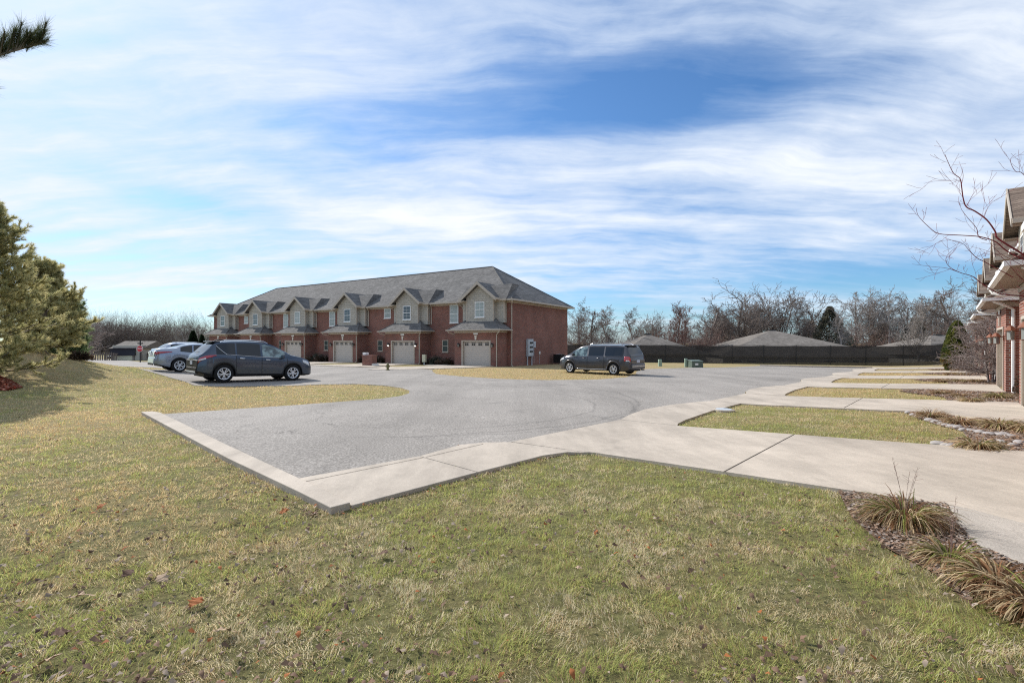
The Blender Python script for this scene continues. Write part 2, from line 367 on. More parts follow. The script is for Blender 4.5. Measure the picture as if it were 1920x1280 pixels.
# sawn joints (thin dark strips 4 mm above the slab)
def strip(name,p,q,w,off,mat):
    d=Vector((q[0]-p[0],q[1]-p[1])); n=Vector((-d.y,d.x)).normalized()*w/2
    return sheet(name,[(p[0]-n.x,p[1]-n.y),(q[0]-n.x,q[1]-n.y),(q[0]+n.x,q[1]+n.y),(p[0]+n.x,p[1]+n.y)],off,mat)
for k in range(6):
    s=8.6*k-8.6
    a0=14.42+s if k else 5.86; a1=17.78+s if k else 9.33
    strip('control_joint',AB(a0,2.0),AB(a1,2.0),.014,.0462,M['joint'])
strip('control_joint',AB(2.4,5.47),AB(4.06,5.47),.010,.0462,M['joint']); strip('control_joint',AB(4.1,5.47),AB(5.3,5.55),.010,.0462,M['joint'])
# far kerb along the end of the lot
ek=[AB(50.4,5.0),AB(50.62,5.0),(24.75,42.4),(23.0,44.0),(22.85,43.75),(24.55,42.1)]
sheet('kerb',ek,.14,M['concrete'],.3)
# far terrace: kerb walk, drives
OX,OY=-.825,37.64
def S2(X,Yl): return (OX+SV[0]*X+SW[0]*Yl, OY+SV[1]*X+SW[1]*Yl)
SP2=8.25
for i in range(6):
    xr=-.3-SP2*i; xr2=xr+ (1.0 if i==5 else 0)
    xr=xr2
    dv=[S2(xr-4.2,-.02),S2(xr-.35,-.02),S2(xr+ (1.2 if i==0 else .4),-7.4),S2(xr-5.0,-7.4)]
    if i==0: dv=[S2(xr-4.2,-.02),S2(xr-.35,-.02),S2(xr-.2,-3.4),S2(xr-1.4,-7.8),S2(xr-3.4,-10.2),S2(xr-5.3,-7.4)]
    PAVED.append(dv); sheet('driveway',dv,.05,M['concrete'],.2)
    if i<5:
        w=[S2(xr-4.9,-7.2),S2(xr-5.2,-5.9),S2(xr-SP2+.3,-5.9),S2(xr-SP2+.42,-7.2)]
        PAVED.append(w); sheet('sidewalk',w,.056,M['concrete'],.2)
        w=[S2(xr-4.25,-.5),S2(xr-4.30,-1.7),S2(xr-6.4,-1.6),S2(xr-7.0,.6),S2(xr-7.0,1.25),S2(xr-5.4,1.25),S2(xr-5.4,-.5)]
        PAVED.append(w); sheet('path',w,.058,M['aggregate'],.2)
P_FR=[(-66,60),(-64,70),(-30,62),(-28,54),(-44,56)]
# terrain as a fan of rings
def lawn_tint(x,y):
    a=V[0]*x+V[1]*y; b=Q[0]*x+Q[1]*y
    n=fbm(x*.22,y*.22,3); n2=fbm(x*1.1,y*1.1,9); cam_=np.clip((9-np.hypot(x,y))/7,0,1)
    gold=.28+.9*(n-.5)+.7*(n2-.5)
    gold=gold+.30*np.exp(-((a-1.0)/1.3)**2)*(b>4)+.45*np.exp(-((b-12.4)/1.6)**2)*(a<6)*(a>-1)*.8
    pen=(b>12.6)&(b<20)&(a>3)&(a<11); gold=gold+.42*pen
    brown=(y>22.5)&(x>-5)&(x<13)&(b<27)&(a>15.5)&(b>8); gold=gold+.95*brown
    isl=(b<5)&(a>9); gold=gold+.16*isl+.012*np.clip(a-9,0,20)
    far=np.clip((np.hypot(x,y)-11)/14,0,1); gold=gold+.27*far
    mound=np.exp(-((x+21.5)**2+(y-18.5)**2)/(2*4.**2)); gold=gold+.25*mound
    gold=np.clip(gold,0,1)[...,None]
    g=np.array([.27,.28,.11]); s=np.array([.52,.405,.235])
    return g*(1-gold)+s*gold, gold[...,0]
rr=np.concatenate([[0.01],.5*1.045**np.arange(0,186)]); na=420
th=np.linspace(0,2*PI,na,endpoint=False)
Xr=rr[:,None]*np.cos(th)[None]; Yr=rr[:,None]*np.sin(th)[None]; Zr=H(Xr,Yr)
ph=fbm(Xr*1.3,Yr*1.3,5)-.5; Zr=Zr+ph*.02*np.clip(1-rr/60,0,1)[:,None]
tint,_=lawn_tint(Xr,Yr)
i=np.arange(len(rr)-1)[:,None]*na; j=np.arange(na)[None]; j2=(j+1)%na
fc=np.stack([i+j,i+na+j,i+na+j2,i+j2],-1).reshape(-1,4)
NW=(.80*np.clip((16-rr)/11,0,1))[:,None].repeat(na,1).reshape(-1,1)
me=npmesh('ground',np.stack([Xr,Yr,Zr],-1),fc,(tint.reshape(-1,3)*.76*(1-NW)+np.array([.19,.17,.08])*NW))
tag(link('ground',me,None,M['ground'],True),kind='structure')
# lawn blades
def blades(n_,x,y,h,w,lean,tintc,base=None):
    n=len(x); z=H(x,y)-.004
    az=rng.uniform(0,2*PI,n)*.45+fbm(x*4,y*4,91,2)*4*PI; fa=rng.uniform(0,2*PI,n)
    dx=np.cos(az)*np.sin(lean); dy=np.sin(az)*np.sin(lean); dz=np.cos(lean)
    wx=np.cos(fa)*w/2; wy=np.sin(fa)*w/2
    c=np.stack([x,y,z],-1); d=np.stack([dx,dy,dz],-1)*h[:,None]; wv=np.stack([wx,wy,0*wx],-1)
    mid=c+d*.55+np.stack([0*x,0*x,h*.10],-1); tip=c+d; tip[:,2]-=h*.12*np.sin(lean)
    vv=np.stack([c-wv,c+wv,mid-wv*.8,mid+wv*.8,tip],1)
    b=np.arange(n)[:,None]*5
    f=np.concatenate([b+[0,1,3],b+[0,3,2],b+[2,3,4]],0)
    col=np.repeat(tintc[:,None],5,1); col[:,0:2]*=.9  # blade feet darkened in colour: brownish straw plus painted-in shade
    return vv.reshape(-1,3),f,col.reshape(-1,3)
Pmulch1=[G(*p) for p in [(1572,925),(1640,934),(1778,953),(1796,985),(1832,1030),(1925,1070),(1990,1120)]]+[(3.35,2.75),(2.75,2.95)]+[G(*p) for p in [(1830,1150),(1745,1075),(1660,1030),(1598,975)]]
Pbed=[[G(*q) for q in [(1697,773.5),(1729,776),(1776,780),(1834,791),(1925,803)]]+[AB(13.1,-1.26),AB(13.1,-2.5),AB(9.36,-2.5)]+[G(*q) for q in [(1925,850),(1862,845),(1800,840),(1755,836),(1770,828),(1812,822),(1806,810),(1762,799),(1722,786)]]]
for k in range(1,5):
    s=8.6*k; Pbed.append(A([(14.1+s,.2),(14.2+s,.8),(13.2+s,1.4),(12+s,1.0),(10.8+s,.2),(9.4+s,.1),(9.36+s,-1.2),(9.36+s,-2.5),(13.1+s,-2.5),(13.1+s,-1.2)]))
Pred=[GM(*p) for p in [(-50,706),(0,706),(22,714),(44,727),(20,733),(-50,735)]]
sheet('mulch',Pmulch1,.02,M['mulch'],0)
for p in Pbed: sheet('mulch',p,.02,M['gravelbed'] if p is Pbed[0] else M['mulch'],0)
def band(d): return np.minimum(5200,66000/d**2)
NS=1050000
d=np.exp(rng.uniform(math.log(1.6),math.log(34),NS)); u=rng.uniform(-1.22,1.22,NS)
x=u*d; y=d
# density in log-depth is uniform => n/(2.44 d^2 ln) ; thin the very near field
keep=rng.uniform(0,1,NS)<np.minimum(1,(d/3.2)**2)
x=x[keep]; y=y[keep]; d=d[keep]
mask=np.zeros(len(x),bool)
for p in PAVED+[Pmulch1,Pred]+Pbed: mask|=inpoly(x,y,p)
b_=Q[0]*x+Q[1]*y; mask|=(b_<-1.25)
bx=(x-OX)*SW[0]+(y-OY)*SW[1]; mask|=(bx>-.6)&((x-OX)*SV[0]+(y-OY)*SV[1]<.1)
x=x[~mask]; y=y[~mask]; d=d[~mask]
cl=fbm(x*2.6,y*2.6,31,3); tuft=fbm(x*11,y*11,63,2); kk_=rng.uniform(0,1,len(x))<np.clip((tuft-.33)*3.4+.20+np.clip(d-6,0,10)*.08,0.15,1); x=x[kk_];y=y[kk_];d=d[kk_];cl=cl[kk_];tuft=tuft[kk_]
h=(.022+.026*rng.uniform(0,1,len(x))**1.5)*(.45+.6*cl+.75*tuft)*np.clip(1+d/60,1,1.35)
w=.0023*np.maximum(1,d/3.2)*rng.uniform(.7,1.35,len(x)); lean=rng.uniform(.3,1.42,len(x))
tc,gold=lawn_tint(x,y); r=rng.uniform(0,1,len(x)); loc=fbm(x*3.3,y*3.3,77,3)
pg=np.clip(.56-gold*.50+(cl-.5)*.9+(loc-.5)*2.0,.06,.75)
green=np.stack([.42+.20*r,.46+.17*r,.13+.09*r],-1); straw=np.stack([.76+.16*r,.645+.17*r,.39+.20*r],-1); brown=np.stack([.42+.2*r,.29+.14*r,.16+.08*r],-1)
k=rng.uniform(0,1,len(x)); isg=k<pg; isb=k>.80
colr=np.where(isg[:,None],green,np.where(isb[:,None],brown,straw))
gy=np.clip(gold,0,1)[:,None]; colr=np.where(isg[:,None],colr,colr*(1-gy)+colr*np.array([.98,.86,.66])*gy)
fa_=np.clip((d-5)/15,0,1)[:,None]; colr=colr*(1-.45*fa_)+tc*1.25*.45*fa_
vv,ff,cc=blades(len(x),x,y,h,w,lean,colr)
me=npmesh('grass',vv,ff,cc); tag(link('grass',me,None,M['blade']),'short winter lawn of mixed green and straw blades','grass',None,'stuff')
# fallen leaf litter and mulch flakes
def flakes(x,y,z,size,colr,curl=.4):
    n=len(x); az=rng.uniform(0,2*PI,n); t1=rng.uniform(-.7,.7,n); t2=rng.uniform(-.7,.7,n)
    ax=np.stack([np.cos(az),np.sin(az),t1*.8],-1); bx_=np.stack([-np.sin(az),np.cos(az),t2*.8],-1)
    c=np.stack([x,y,z],-1); s=size[:,None]; up=np.array([0,0,1.])
    pts=[c-ax*s,c-ax*s*.3+bx_*s*.55+up*s*curl*.6,c+ax*s*.25+bx_*s*.38+up*s*curl*.2,c+ax*s,c+ax*s*.3-bx_*s*.55+up*s*curl*.5,c-ax*s*.4-bx_*s*.4]
    vv=np.stack(pts,1).reshape(-1,3); b=np.arange(n)[:,None]*6
    f=np.concatenate([b+[0,1,5],b+[1,2,4],b+[1,4,5],b+[2,3,4]],0)
    return vv,f,np.repeat(colr[:,None],6,1).reshape(-1,3)
def leafcol(n):
    r=rng.uniform(0,1,(n,1)); k=rng.uniform(0,1,n)[:,None]
    return np.where(k<.62,np.array([[.16,.10,.065]])*(.6+r),np.where(k<.93,np.array([[.36,.28,.21]])*(.7+.5*r),np.array([[.36,.13,.045]])*(.7+.5*r)))
n=11000; d=np.exp(rng.uniform(math.log(2.0),math.log(16),n)); x=rng.uniform(-1.2,1.1,n)*d; y=d
ac=V[0]*x+V[1]*y; pr=fbm(x*.8,y*.8,55)+.22*(x<0)-.04*d
k=rng.uniform(0,1,n)<np.clip((pr-.24)*2.6,0.02,1); m=np.zeros(n,bool)
for p in PAVED: m|=inpoly(x,y,p)
k&=~m; x=x[k];y=y[k];d=d[k]
# drift against the near kerb and walk edge
t=rng.uniform(0,1,300); e=np.array([AB(2.04-abs(rng.normal(0,.05)),4.4+5.*(q/.5)**2.2) if q<.5 else AB(2.2+(q-.5)*7.2,4.27-abs(rng.normal(0,.05))) for q in t])
x=np.concatenate([x,e[:,0]]); y=np.concatenate([y,e[:,1]]); n=len(x)
vv,ff,cc=flakes(x,y,H(x,y)+.022+rng.uniform(0,.012,n),.007+.021*rng.uniform(0,1,n)**2,leafcol(n),.8)
tag(link('leaf_litter',npmesh('leaf_litter',vv,ff,cc),None,M['leaf']),'small crumpled dead leaves scattered over the front lawn','leaf litter',None,'stuff')
def mulchfill(poly,dens,c0,name,lab,zoff=.03,size=(.012,.035)):
    p=np.array(poly); a=(p.max(0)-p.min(0)); n=int(a[0]*a[1]*dens)
    x=rng.uniform(p[:,0].min(),p[:,0].max(),n); y=rng.uniform(p[:,1].min(),p[:,1].max(),n); k=inpoly(x,y,poly); x=x[k];y=y[k]; n=len(x)
    r=rng.uniform(0,1,(n,1)); kk=rng.uniform(0,1,n)[:,None]; col=np.where(kk<.6,np.array([c0])*(.5+1.1*r),np.array([[.40,.33,.28]])*(.6+.6*r))
    return flakes(x,y,H(x,y)+zoff+rng.uniform(0,.02,n),rng.uniform(*size,n),col,.2)
sets=[mulchfill(Pmulch1,4200,(.27,.18,.125),'','',size=(.006,.022))]
for p in Pbed: sets.append(mulchfill(p,700,(.30,.19,.12),'','',size=(.012,.035)))
vv=[];ff=[];cc=[];o_=0
for a_,b2,c_ in sets: vv.append(a_); ff.append(b2+o_); cc.append(c_); o_+=len(a_)
tag(link('mulch_chips',npmesh('mulch_chips',np.concatenate(vv),np.concatenate(ff),np.concatenate(cc)),None,M['leaf']),'weathered bark chips and dead leaves covering the planting beds','mulch',None,'stuff')
# red mulch ring under the near pine
sheet('mulch',Pred,.03,M['redmulch'],0)
a_,b2,c_=mulchfill(Pred,160,(.24,.06,.03),'','',size=(.03,.06))
tag(link('red_mulch_chips',npmesh('red_mulch_chips',a_,b2,c_*np.array([1,.55,.45])),None,M['leaf']),'rusty red bark mulch under the leftmost pine','mulch',None,'stuff')
# ------------------------------------------------------------------ terraces
def window(parent,X,z0,w,h,Y0,glass,frame,mull=2,rows=2,name='window',sill=True):
    m=MB(); f=.065
    ya,yb=Y0-.045,Y0-.003
    m.box(X-w/2,X-w/2+f,ya,yb,z0,z0+h); m.box(X+w/2-f,X+w/2,ya,yb,z0,z0+h)
    m.box(X-w/2+f,X+w/2-f,ya,yb,z0,z0+f); m.box(X-w/2+f,X+w/2-f,ya,yb,z0+h-f,z0+h)
    m.box(X-w/2+f,X+w/2-f,ya+.006,yb,z0+h/2-.025,z0+h/2+.025)
    for k in range(1,mull):
        xx=X-w/2+w*k/mull; m.box(xx-.007,xx+.007,ya+.014,yb,z0+f,z0+h/2-.025); m.box(xx-.007,xx+.007,ya+.014,yb,z0+h/2+.025,z0+h-f)
    for zz in ((z0+f+z0+h/2)/2,(z0+h-f+z0+h/2)/2):
        if mull>1: m.box(X-w/2+f,X+w/2-f,ya+.016,yb,zz-.007,zz+.007)
    if sill: m.box(X-w/2-.05,X+w/2+.05,ya-.03,yb,z0-.06,z0-.002)
    o=m.build(name,frame,parent)
    MB().box(X-w/2+f*.5,X+w/2-f*.5,Y0-.022,Y0-.002,z0+f*.5,z0+h-f*.5).build('pane',glass,o)
    return o
def hiproof(m,x0,x1,y0,y1,z,p,top=None):
    pass
def terrace(name,label,ox,oy,rz,zb,n,sp,zstep,mats,lit=(),small=(),shift_last=0,L_extra=1.5,cat='terrace'):
    root=empty(name,(ox,oy,zb),rz,label,cat)
    br,si,sh,tr,so,gu=mats
    L=(n-1)*sp+4.74+L_extra-shift_last; D=10.9; YW=1.3; ZE=5.5; P=.65
    # brick body
    m=MB(); m.box(-L,0,YW,YW+D,-.8,ZE-.03); m.build('wall',br,root)
    # frieze boards under the main eave
    m=MB(); m.box(-L-.015,.015,YW-.025,YW-.002,ZE-.26,ZE-.1); m.box(.002,.025,YW+.0,YW+D,ZE-.26,ZE-.1); m.box(-L-.025,-L-.002,YW,YW+D,ZE-.26,ZE-.1)
    m.build('frieze_board',tr,root)
    # main hip roof
    e=.45; x0,x1,y0,y1=-L-e,e,YW-e,YW+D+e; hd=(y1-y0)/2; zr=ZE+hd*P; ym=(y0+y1)/2
    m=MB(); m.add([(x0,y0,ZE),(x1,y0,ZE),(x1,y1,ZE),(x0,y1,ZE),(x0+hd,ym,zr),(x1-hd,ym,zr)],[(0,1,5,4),(1,2,5),(2,3,4,5),(3,0,4)])
    m.add([(x0+.02,y0+.02,ZE-.012),(x1-.02,y0+.02,ZE-.012),(x1-.02,y1-.02,ZE-.012),(x0+.02,y1-.02,ZE-.012)],[(3,2,1,0)])
    roof=m.build('roof',sh,root,fix=False)
    r=MB(); r.tube([(x0+hd,ym,zr+.01),(x1-hd,ym,zr+.01)],.07,6)
    for c in ((x1,y0),(x1,y1),(x0,y0),(x0,y1)):
        r.tube([(c[0],c[1],ZE+.01),((x1-hd) if c[0]==x1 else (x0+hd),ym,zr+.01)],.055,6)
    r.build('ridge_cap',sh,roof)
    # plumbing vents on the rear/side slopes
    # gutters + soffit
    m=MB(); g=.11
    m.box(x0-g,x1+g,y0-g,y0-.002,ZE-.12,ZE+.02); m.box(x0-g,x1+g,y1+.002,y1+g,ZE-.12,ZE+.02)
    m.box(x1+.002,x1+g,y0,y1,ZE-.12,ZE+.018); m.box(x0-g,x0-.002,y0,y1,ZE-.12,ZE+.018)
    m.build('gutter',gu,root)
    m=MB(); m.box(x0,x1,y0,YW-.004,ZE-.10,ZE-.02); m.box(x0,x1,YW+D+.004,y1,ZE-.10,ZE-.02); m.box(.004,x1,YW,YW+D,ZE-.099,ZE-.021); m.box(x0,-L-.004,YW,YW+D,ZE-.099,ZE-.021)
    m.build('soffit',so,root)
    for i in range(n):
        xr=-.3-sp*i+(shift_last if i==n-1 else 0); xl=xr-4.44; cx=(xl+xr)/2; dz=zstep*i
        dl,dr_=cx-1.37,cx+1.37; dh=2.12+dz
        # garage front with its opening
        m=MB(); y0g=0; zt=2.98+dz
        m.box(xl,dl,0,.3,-.8,zt); m.box(dr_,xr,0,.3,-.8,zt); m.box(dl,dr_,0,.3,dh,zt)
        m.box(xl,xl+.25,.302,YW-.002,-.8,zt); m.box(xr-.25,xr,.302,YW-.002,-.8,zt)
        m.build('garage_wall',br,root)
        m=MB(); m.box(xl-.012,xr+.012,-.024,-.002,zt-.2,zt-.06); m.box(xr+.002,xr+.024,0,YW-.03,zt-.2,zt-.06); m.box(xl-.024,xl-.002,0,YW-.03,zt-.2,zt-.06)
        m.build('frieze_board',tr,root)
        # door frame + door
        m=MB(); m.box(dl-.11,dl+.04,-.03,-.003,-.3,dh+.04); m.box(dr_-.04,dr_+.11,-.03,-.003,-.3,dh+.04); m.box(dl+.04,dr_-.04,-.03,-.003,dh-.04,dh+.04); m.box(dl+.002,dl+.03,-.003,.16,-.3,dh-.002); m.box(dr_-.03,dr_-.002,-.003,.16,-.3,dh-.002)
        m.build('door_frame',tr,root)
        m=MB(); zz0=dz-.05; npan=4; ph=(dh-.02-zz0)/npan
        for k in range(npan):
            for q in range(3):
                za=zz0+k*ph+q*ph/3; m.box(dl+.032,dr_-.032,.15-(.004 if q!=1 else .0),.20,za+.004,za+ph/3-.004)
        m.box(dl+.03,dr_-.03,.165,.19,zz0,dh-.02)
        gd=m.build('garage_door',M['garage'],root)
        for q in range(4):
            xx=dl+.34+q*(2.74-.68)/3; w=.42;
            mm=MB(); za=dh-.42; zb_=dh-.14
            mm.box(xx-w/2,xx+w/2,.12,.137,za,za+.03); mm.box(xx-w/2,xx+w/2,.12,.137,zb_-.03,zb_); mm.box(xx-.012,xx+.012,.12,.137,za+.03,zb_-.03); mm.box(xx-w/2,xx-w/2+.03,.12,.137,za+.03,zb_-.03); mm.box(xx+w/2-.03,xx+w/2,.12,.137,za+.03,zb_-.03); mm.box(xx-w/2+.03,xx-.012,.122,.137,(za+zb_)/2-.01,(za+zb_)/2+.01); mm.box(xx+.012,xx+w/2-.03,.122,.137,(za+zb_)/2-.01,(za+zb_)/2+.01)
            gw=mm.build('door_window',M['garage'],root)
            MB().box(xx-w/2+.01,xx+w/2-.01,.128,.136,za+.01,zb_-.01).build('pane',M['doorpane'],gw)
        # keystone and number plaque
        m=MB(); m.hexa([(cx-.06,-.06,dh+.08),(cx+.06,-.06,dh+.08),(cx+.06,-.004,dh+.08),(cx-.06,-.004,dh+.08),(cx-.11,-.06,dh+.38),(cx+.11,-.06,dh+.38),(cx+.11,-.004,dh+.38),(cx-.11,-.004,dh+.38)]); m.box(cx-.13,cx+.13,-.07,-.004,dh+.382,dh+.43)
        m.build('keystone',M['stone'],root)
        m=MB(); m.box(cx-.22,cx+.22,-.045,-.025,dh+.50,dh+.64); m.build('number_plaque',M['white'],root)
        # lamps
        for sx in (dl-.32,dr_+.32):
            m=MB(); m.box(sx-.05,sx+.05,-.04,-.003,1.70+dz,1.86+dz); m.box(sx-.015,sx+.015,-.16,-.04,1.80+dz,1.83+dz)
            m.lathe([(.0,1.96+dz),(.05,1.93+dz),(.115,1.83+dz),(.115,1.815+dz),(.02,1.815+dz)],8,(sx,-.19,0)); m.box(sx-.06,sx+.06,-.25,-.13,1.57+dz,1.585+dz)
            for q in range(4):
                qx,qy=sx+(.075 if q%2 else -.075),-.19+(.075 if q//2 else -.075); m.box(qx-.007,qx+.007,qy-.007,qy+.007,1.585+dz,1.82+dz)
            lo=m.build('wall_lamp',M['copper'] if zstep else M['black'],root)
            mm=MB(); mm.lathe([(.06,1.59+dz),(.085,1.81+dz)],4,(sx,-.19,0)); mm.build('lamp_glass',M['lampglass'],lo)
            if i in lit:
                mm=MB(); mm.lathe([(0,1.60+dz),(.06,1.63+dz),(.06,1.72+dz),(0,1.75+dz)],8,(sx,-.19,0)); mm.build('bulb',M['lit'],lo)
        # lower hip roof
        e=.45; ze=3.03+dz; p=.70; a0,a1=xl-e,xr+e; run=YW+e; zt=ze+run*p; yw=YW-.003
        m=MB(); m.add([(a0,-e,ze),(a1,-e,ze),(a1,yw,ze),(a0,yw,ze),(a0+run,yw,zt),(a1-run,yw,zt)],[(0,1,5,4),(1,2,5),(3,0,4),(2,3,4,5)])
        m.add([(a0,-e,ze-.012),(a1,-e,ze-.012),(a1,yw,ze-.012),(a0,yw,ze-.012)],[(3,2,1,0)])
        lr=m.build('lower_roof',sh,root,fix=False)
        MB().tube([(a1,-e,ze+.005),(a1-run,yw,zt+.005)],.045,6).build('ridge_cap',sh,lr); MB().tube([(a0,-e,ze+.005),(a0+run,yw,zt+.005)],.045,6).build('ridge_cap',sh,lr)
        m=MB(); m.box(a0-.1,a1+.1,-e-.1,-e-.002,ze-.085,ze+.01); m.box(a1+.002,a1+.1,-e,YW-.03,ze-.085,ze+.008); m.box(a0-.1,a0-.002,-e,YW-.03,ze-.085,ze+.008); m.build('gutter',gu,root)
        m=MB(); m.box(a0,a1,-e,-.026,ze-.09,ze-.02); m.box(xr+.026,a1,-.025,YW-.01,ze-.09,ze-.02); m.box(a0,xl-.026,-.025,YW-.01,ze-.09,ze-.02); m.build('soffit',so,root)
        # siding bays
        m=MB(); m.box(xl+.14,xr-.04,.95,YW-.003,3.6+dz,ZE-.105); m.build('siding',si,root)
        yb=.55; pk=7.0+dz; gs=.76; hw=1.37
        m=MB(); poly=[(cx-hw,3.55+dz),(cx+hw,3.55+dz),(cx+hw,pk-gs*hw-.17),(cx,pk-.17),(cx-hw,pk-gs*hw-.17)]
        n5=len(poly); m.add([(x,yb,z) for x,z in poly]+[(x,2.3,z) for x,z in poly],[(0,1,2,3,4),(9,8,7,6,5)]+[(k,k+n5,(k+1)%n5+n5,(k+1)%n5) for k in range(n5)])
        m.build('siding',si,root)
        for sx in (-1,1):
            xx=cx+sx*hw; MB().box(xx-.06 if sx>0 else xx-.015,xx+.015 if sx>0 else xx+.06,yb-.02,yb+.07,3.62+dz,pk-gs*hw-.2).build('corner_board',tr,root)
        xx=xr-.10; MB().box(xx-.03,xx+.08,.93,1.01,3.9+dz,ZE-.11).build('corner_board',tr,root)
        # gable roof
        gw=1.82; yf=yb-.38; th=.13
        m=MB()
        for sx in (-1,1):
            pts=[(cx,yf,pk),(cx+sx*gw,yf,pk-gs*gw),(cx+sx*gw,3.0,pk-gs*gw),(cx,3.4,pk)]
            if sx>0: pts=pts[::-1]
            m.slab(pts,th)
        gr=m.build('gable_roof',sh,root)
        m=MB()
        for sx in (-1,1):
            x2=cx+sx*(gw+.03); z2=pk-gs*(gw+.03)
            m.hexa([(cx,yf-.035,pk-.24),(x2,yf-.035,z2-.24),(x2,yf-.002,z2-.24),(cx,yf-.002,pk-.24),(cx,yf-.035,pk+.025),(x2,yf-.035,z2+.025),(x2,yf-.002,z2+.025),(cx,yf-.002,pk+.025)])
            m.box(x2-.0,x2+sx*.09,yf,.9,z2-.14,z2+.01)
        m.build('bargeboard',tr,root)
        for sx in (-1,1):
            x2=cx+sx*gw; z2=pk-gs*gw; x3=cx+sx*(hw+.002)
            MB().box(min(x2,x3),max(x2,x3),yf+.002,1.2,z2-.19,z2-.14).build('soffit',so,root)
        # side bump of roof over the wide bay
        m=MB(); bx0,bx1=xl-.2,xr+.28; yt=1.85; zt2=6.85+dz*.7
        zm=lambda y: ZE+(y-y0_)*P
        y0_=YW-.45
        ybk=y0_+(zt2-ZE)/P
        m.add([(bx0,.70,ZE),(bx1,.70,ZE),(bx1-.12,yt,zt2),(bx0+.12,yt,zt2),(bx0+.12,ybk+.1,zt2+.01),(bx1-.12,ybk+.1,zt2+.01),(bx1+.42,y0_+.1,ZE+.05),(bx0-.42,y0_+.1,ZE+.05),(bx0,.70,ZE-.05),(bx1,.70,ZE-.05)],
              [(0,1,2,3),(3,2,5,4),(1,6,5,2),(7,0,3,4),(8,9,1,0)])
        m.build('bay_roof',sh,root,fix=False)
        m=MB(); m.box(bx0-.02,bx1+.02,.60,.696,ZE-.12,ZE+.015); m.box(bx0,bx1,.697,y0_-.112,ZE-.10,ZE-.06); m.build('gutter',gu,root)
        window(root,cx,4.07+dz,.97,1.28,yb,M['blind'] if i%3==0 else M['paneglass'],M['white'],2)
        # downspouts
        def spout(pts): 
            k=MB(); k.tube(pts,.045,6); return k.build('downspout',gu,root)
        spout([(xr+.40,-e-.05,ze-.1),(xr+.36,-e-.03,ze-.22),(xr-.12,-.08,ze-.42),(xr-.12,-.07,ze-.6),(xr-.12,-.07,.1+dz),(xr-.12,-.25,0+dz)] if not zstep else [(xr+.40,-.3,ze-.1),(xr+.34,-.1,ze-.2),(xr+.07,.16,ze-.35),(xr+.07,.16,.1+dz),(xr+.25,.16,.02+dz)])
        if i==0: spout([(.50,.80,ZE-.1),(.42,.9,ZE-.22),(.06,YW+.12,ZE-.45),(.06,YW+.12,.1),(.2,YW+.12,0)])
        else: spout([(xr+.42,.75,ZE-.1),(xr+.40,.85,ZE-.2),(xr+.14,YW-.07,ZE-.4),(xr+.14,YW-.07,ze+.55)])
        spout([(xl-.42,.72,ZE-.1),(xl-.40,.8,ZE-.2),(xl-.12,YW-.07,ZE-.42),(xl-.12,YW-.07,ZE-.62)])
        spout([(a0+.12,-e-.05,ze-.1),(a0+.14,-e,ze-.2),(xl-.06,.1,ze-.36)])
        # windows of the recessed wall
        if i<n-1 or L_extra>3:
            xw=-.3-sp*i-5.52
            if i in small: window(root,xw,4.33,.9,.95,YW,M['blind'],M['white'],1)
            else: window(root,xw,3.70,.95,1.6,YW,M['blind'],M['white'],2)
            window(root,xw-1.0,1.12,.68,1.08,YW,M['greydoor'],M['trim'],1)
    return root
far=terrace('terrace','long red brick terrace with grey hip roof and six garage bays across the road',OX,OY,math.atan2(SV[1],SV[0]),-.40,6,SP2,0.,
    (M['brick'],M['siding'],M['shingle'],M['trim'],M['soffit'],M['trim']),lit=(1,),small=(1,4),shift_last=.85)
# gable-end brick wall remains plain; second terrace, on the right, seen edge-on
M['brick_sun']=mk_brick('brick_sunlit_tone',(.30,.10,.065),(.20,.06,.042),(.33,.27,.23))  # lighter copy of the brick: full sunlight is put into its colour
o_=AB(4.3,-1.25)
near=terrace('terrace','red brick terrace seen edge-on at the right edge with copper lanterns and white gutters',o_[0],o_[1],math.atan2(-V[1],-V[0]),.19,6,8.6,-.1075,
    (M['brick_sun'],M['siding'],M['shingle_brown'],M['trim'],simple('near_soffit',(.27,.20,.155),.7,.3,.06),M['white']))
# ------------------------------------------------------------------ utilities at the gable end of the far terrace
def SP(X,Yl,z=0): p=S2(X,Yl); return (p[0],p[1],z)
RZ=math.atan2(SV[1],SV[0])
M['greymetal']=simple('grey_painted_metal',(.46,.50,.53),.5,.4,.08); M['greenbox']=simple('green_painted_metal',(.11,.145,.12),.6,.3,.12); M['palegreen']=simple('pale_green_plastic',(.27,.36,.29),.6,.3,.08)
M['cream']=simple('cream_paint',(.62,.60,.45),.6,.3,.06)
def on_end(name,Yl,lab,cat): return empty(name,SP(.0,Yl,-.42),RZ,lab,cat)
t=on_end('electric_meter_cabinet',4.3,'tall grey electric meter cabinet on two legs against the brick gable end','meter cabinet')
MB().box(.02,.24,-.45,.45,.82,2.30).build('cabinet',M['greymetal'],t,bevel=.01)
for yy in (-.38,.38): MB().box(.07,.14,yy-.04,yy+.04,-.3,.818).build('leg',M['greymetal'],t)
for r_ in range(3):
    for c_ in range(2):
        m=MB(); m.lathe([(.085,.241),(.085,.27),(.07,.285),(.065,.34),(0,.345)],14,(0,(-.10+c_*.26),1.98-r_*.38),'x'); 
        o=m.build('meter',M['black'],t)
MB().box(.241,.25,-.28,-.1,.95,1.1).build('notice_label',M['white'],t)
t=on_end('junction_box',5.15,'small pale grey junction box on the gable wall beside the meter cabinet','electrical box')
MB().box(.01,.16,-.17,.17,1.55,2.10).build('box',M['greymetal'],t,bevel=.008); MB().tube([(.06,0,1.55),(.06,0,.2)],.02,6).build('conduit',M['greymetal'],t)
t=on_end('outlet_box',6.2,'little white outlet box low on the brick gable wall','electrical box')
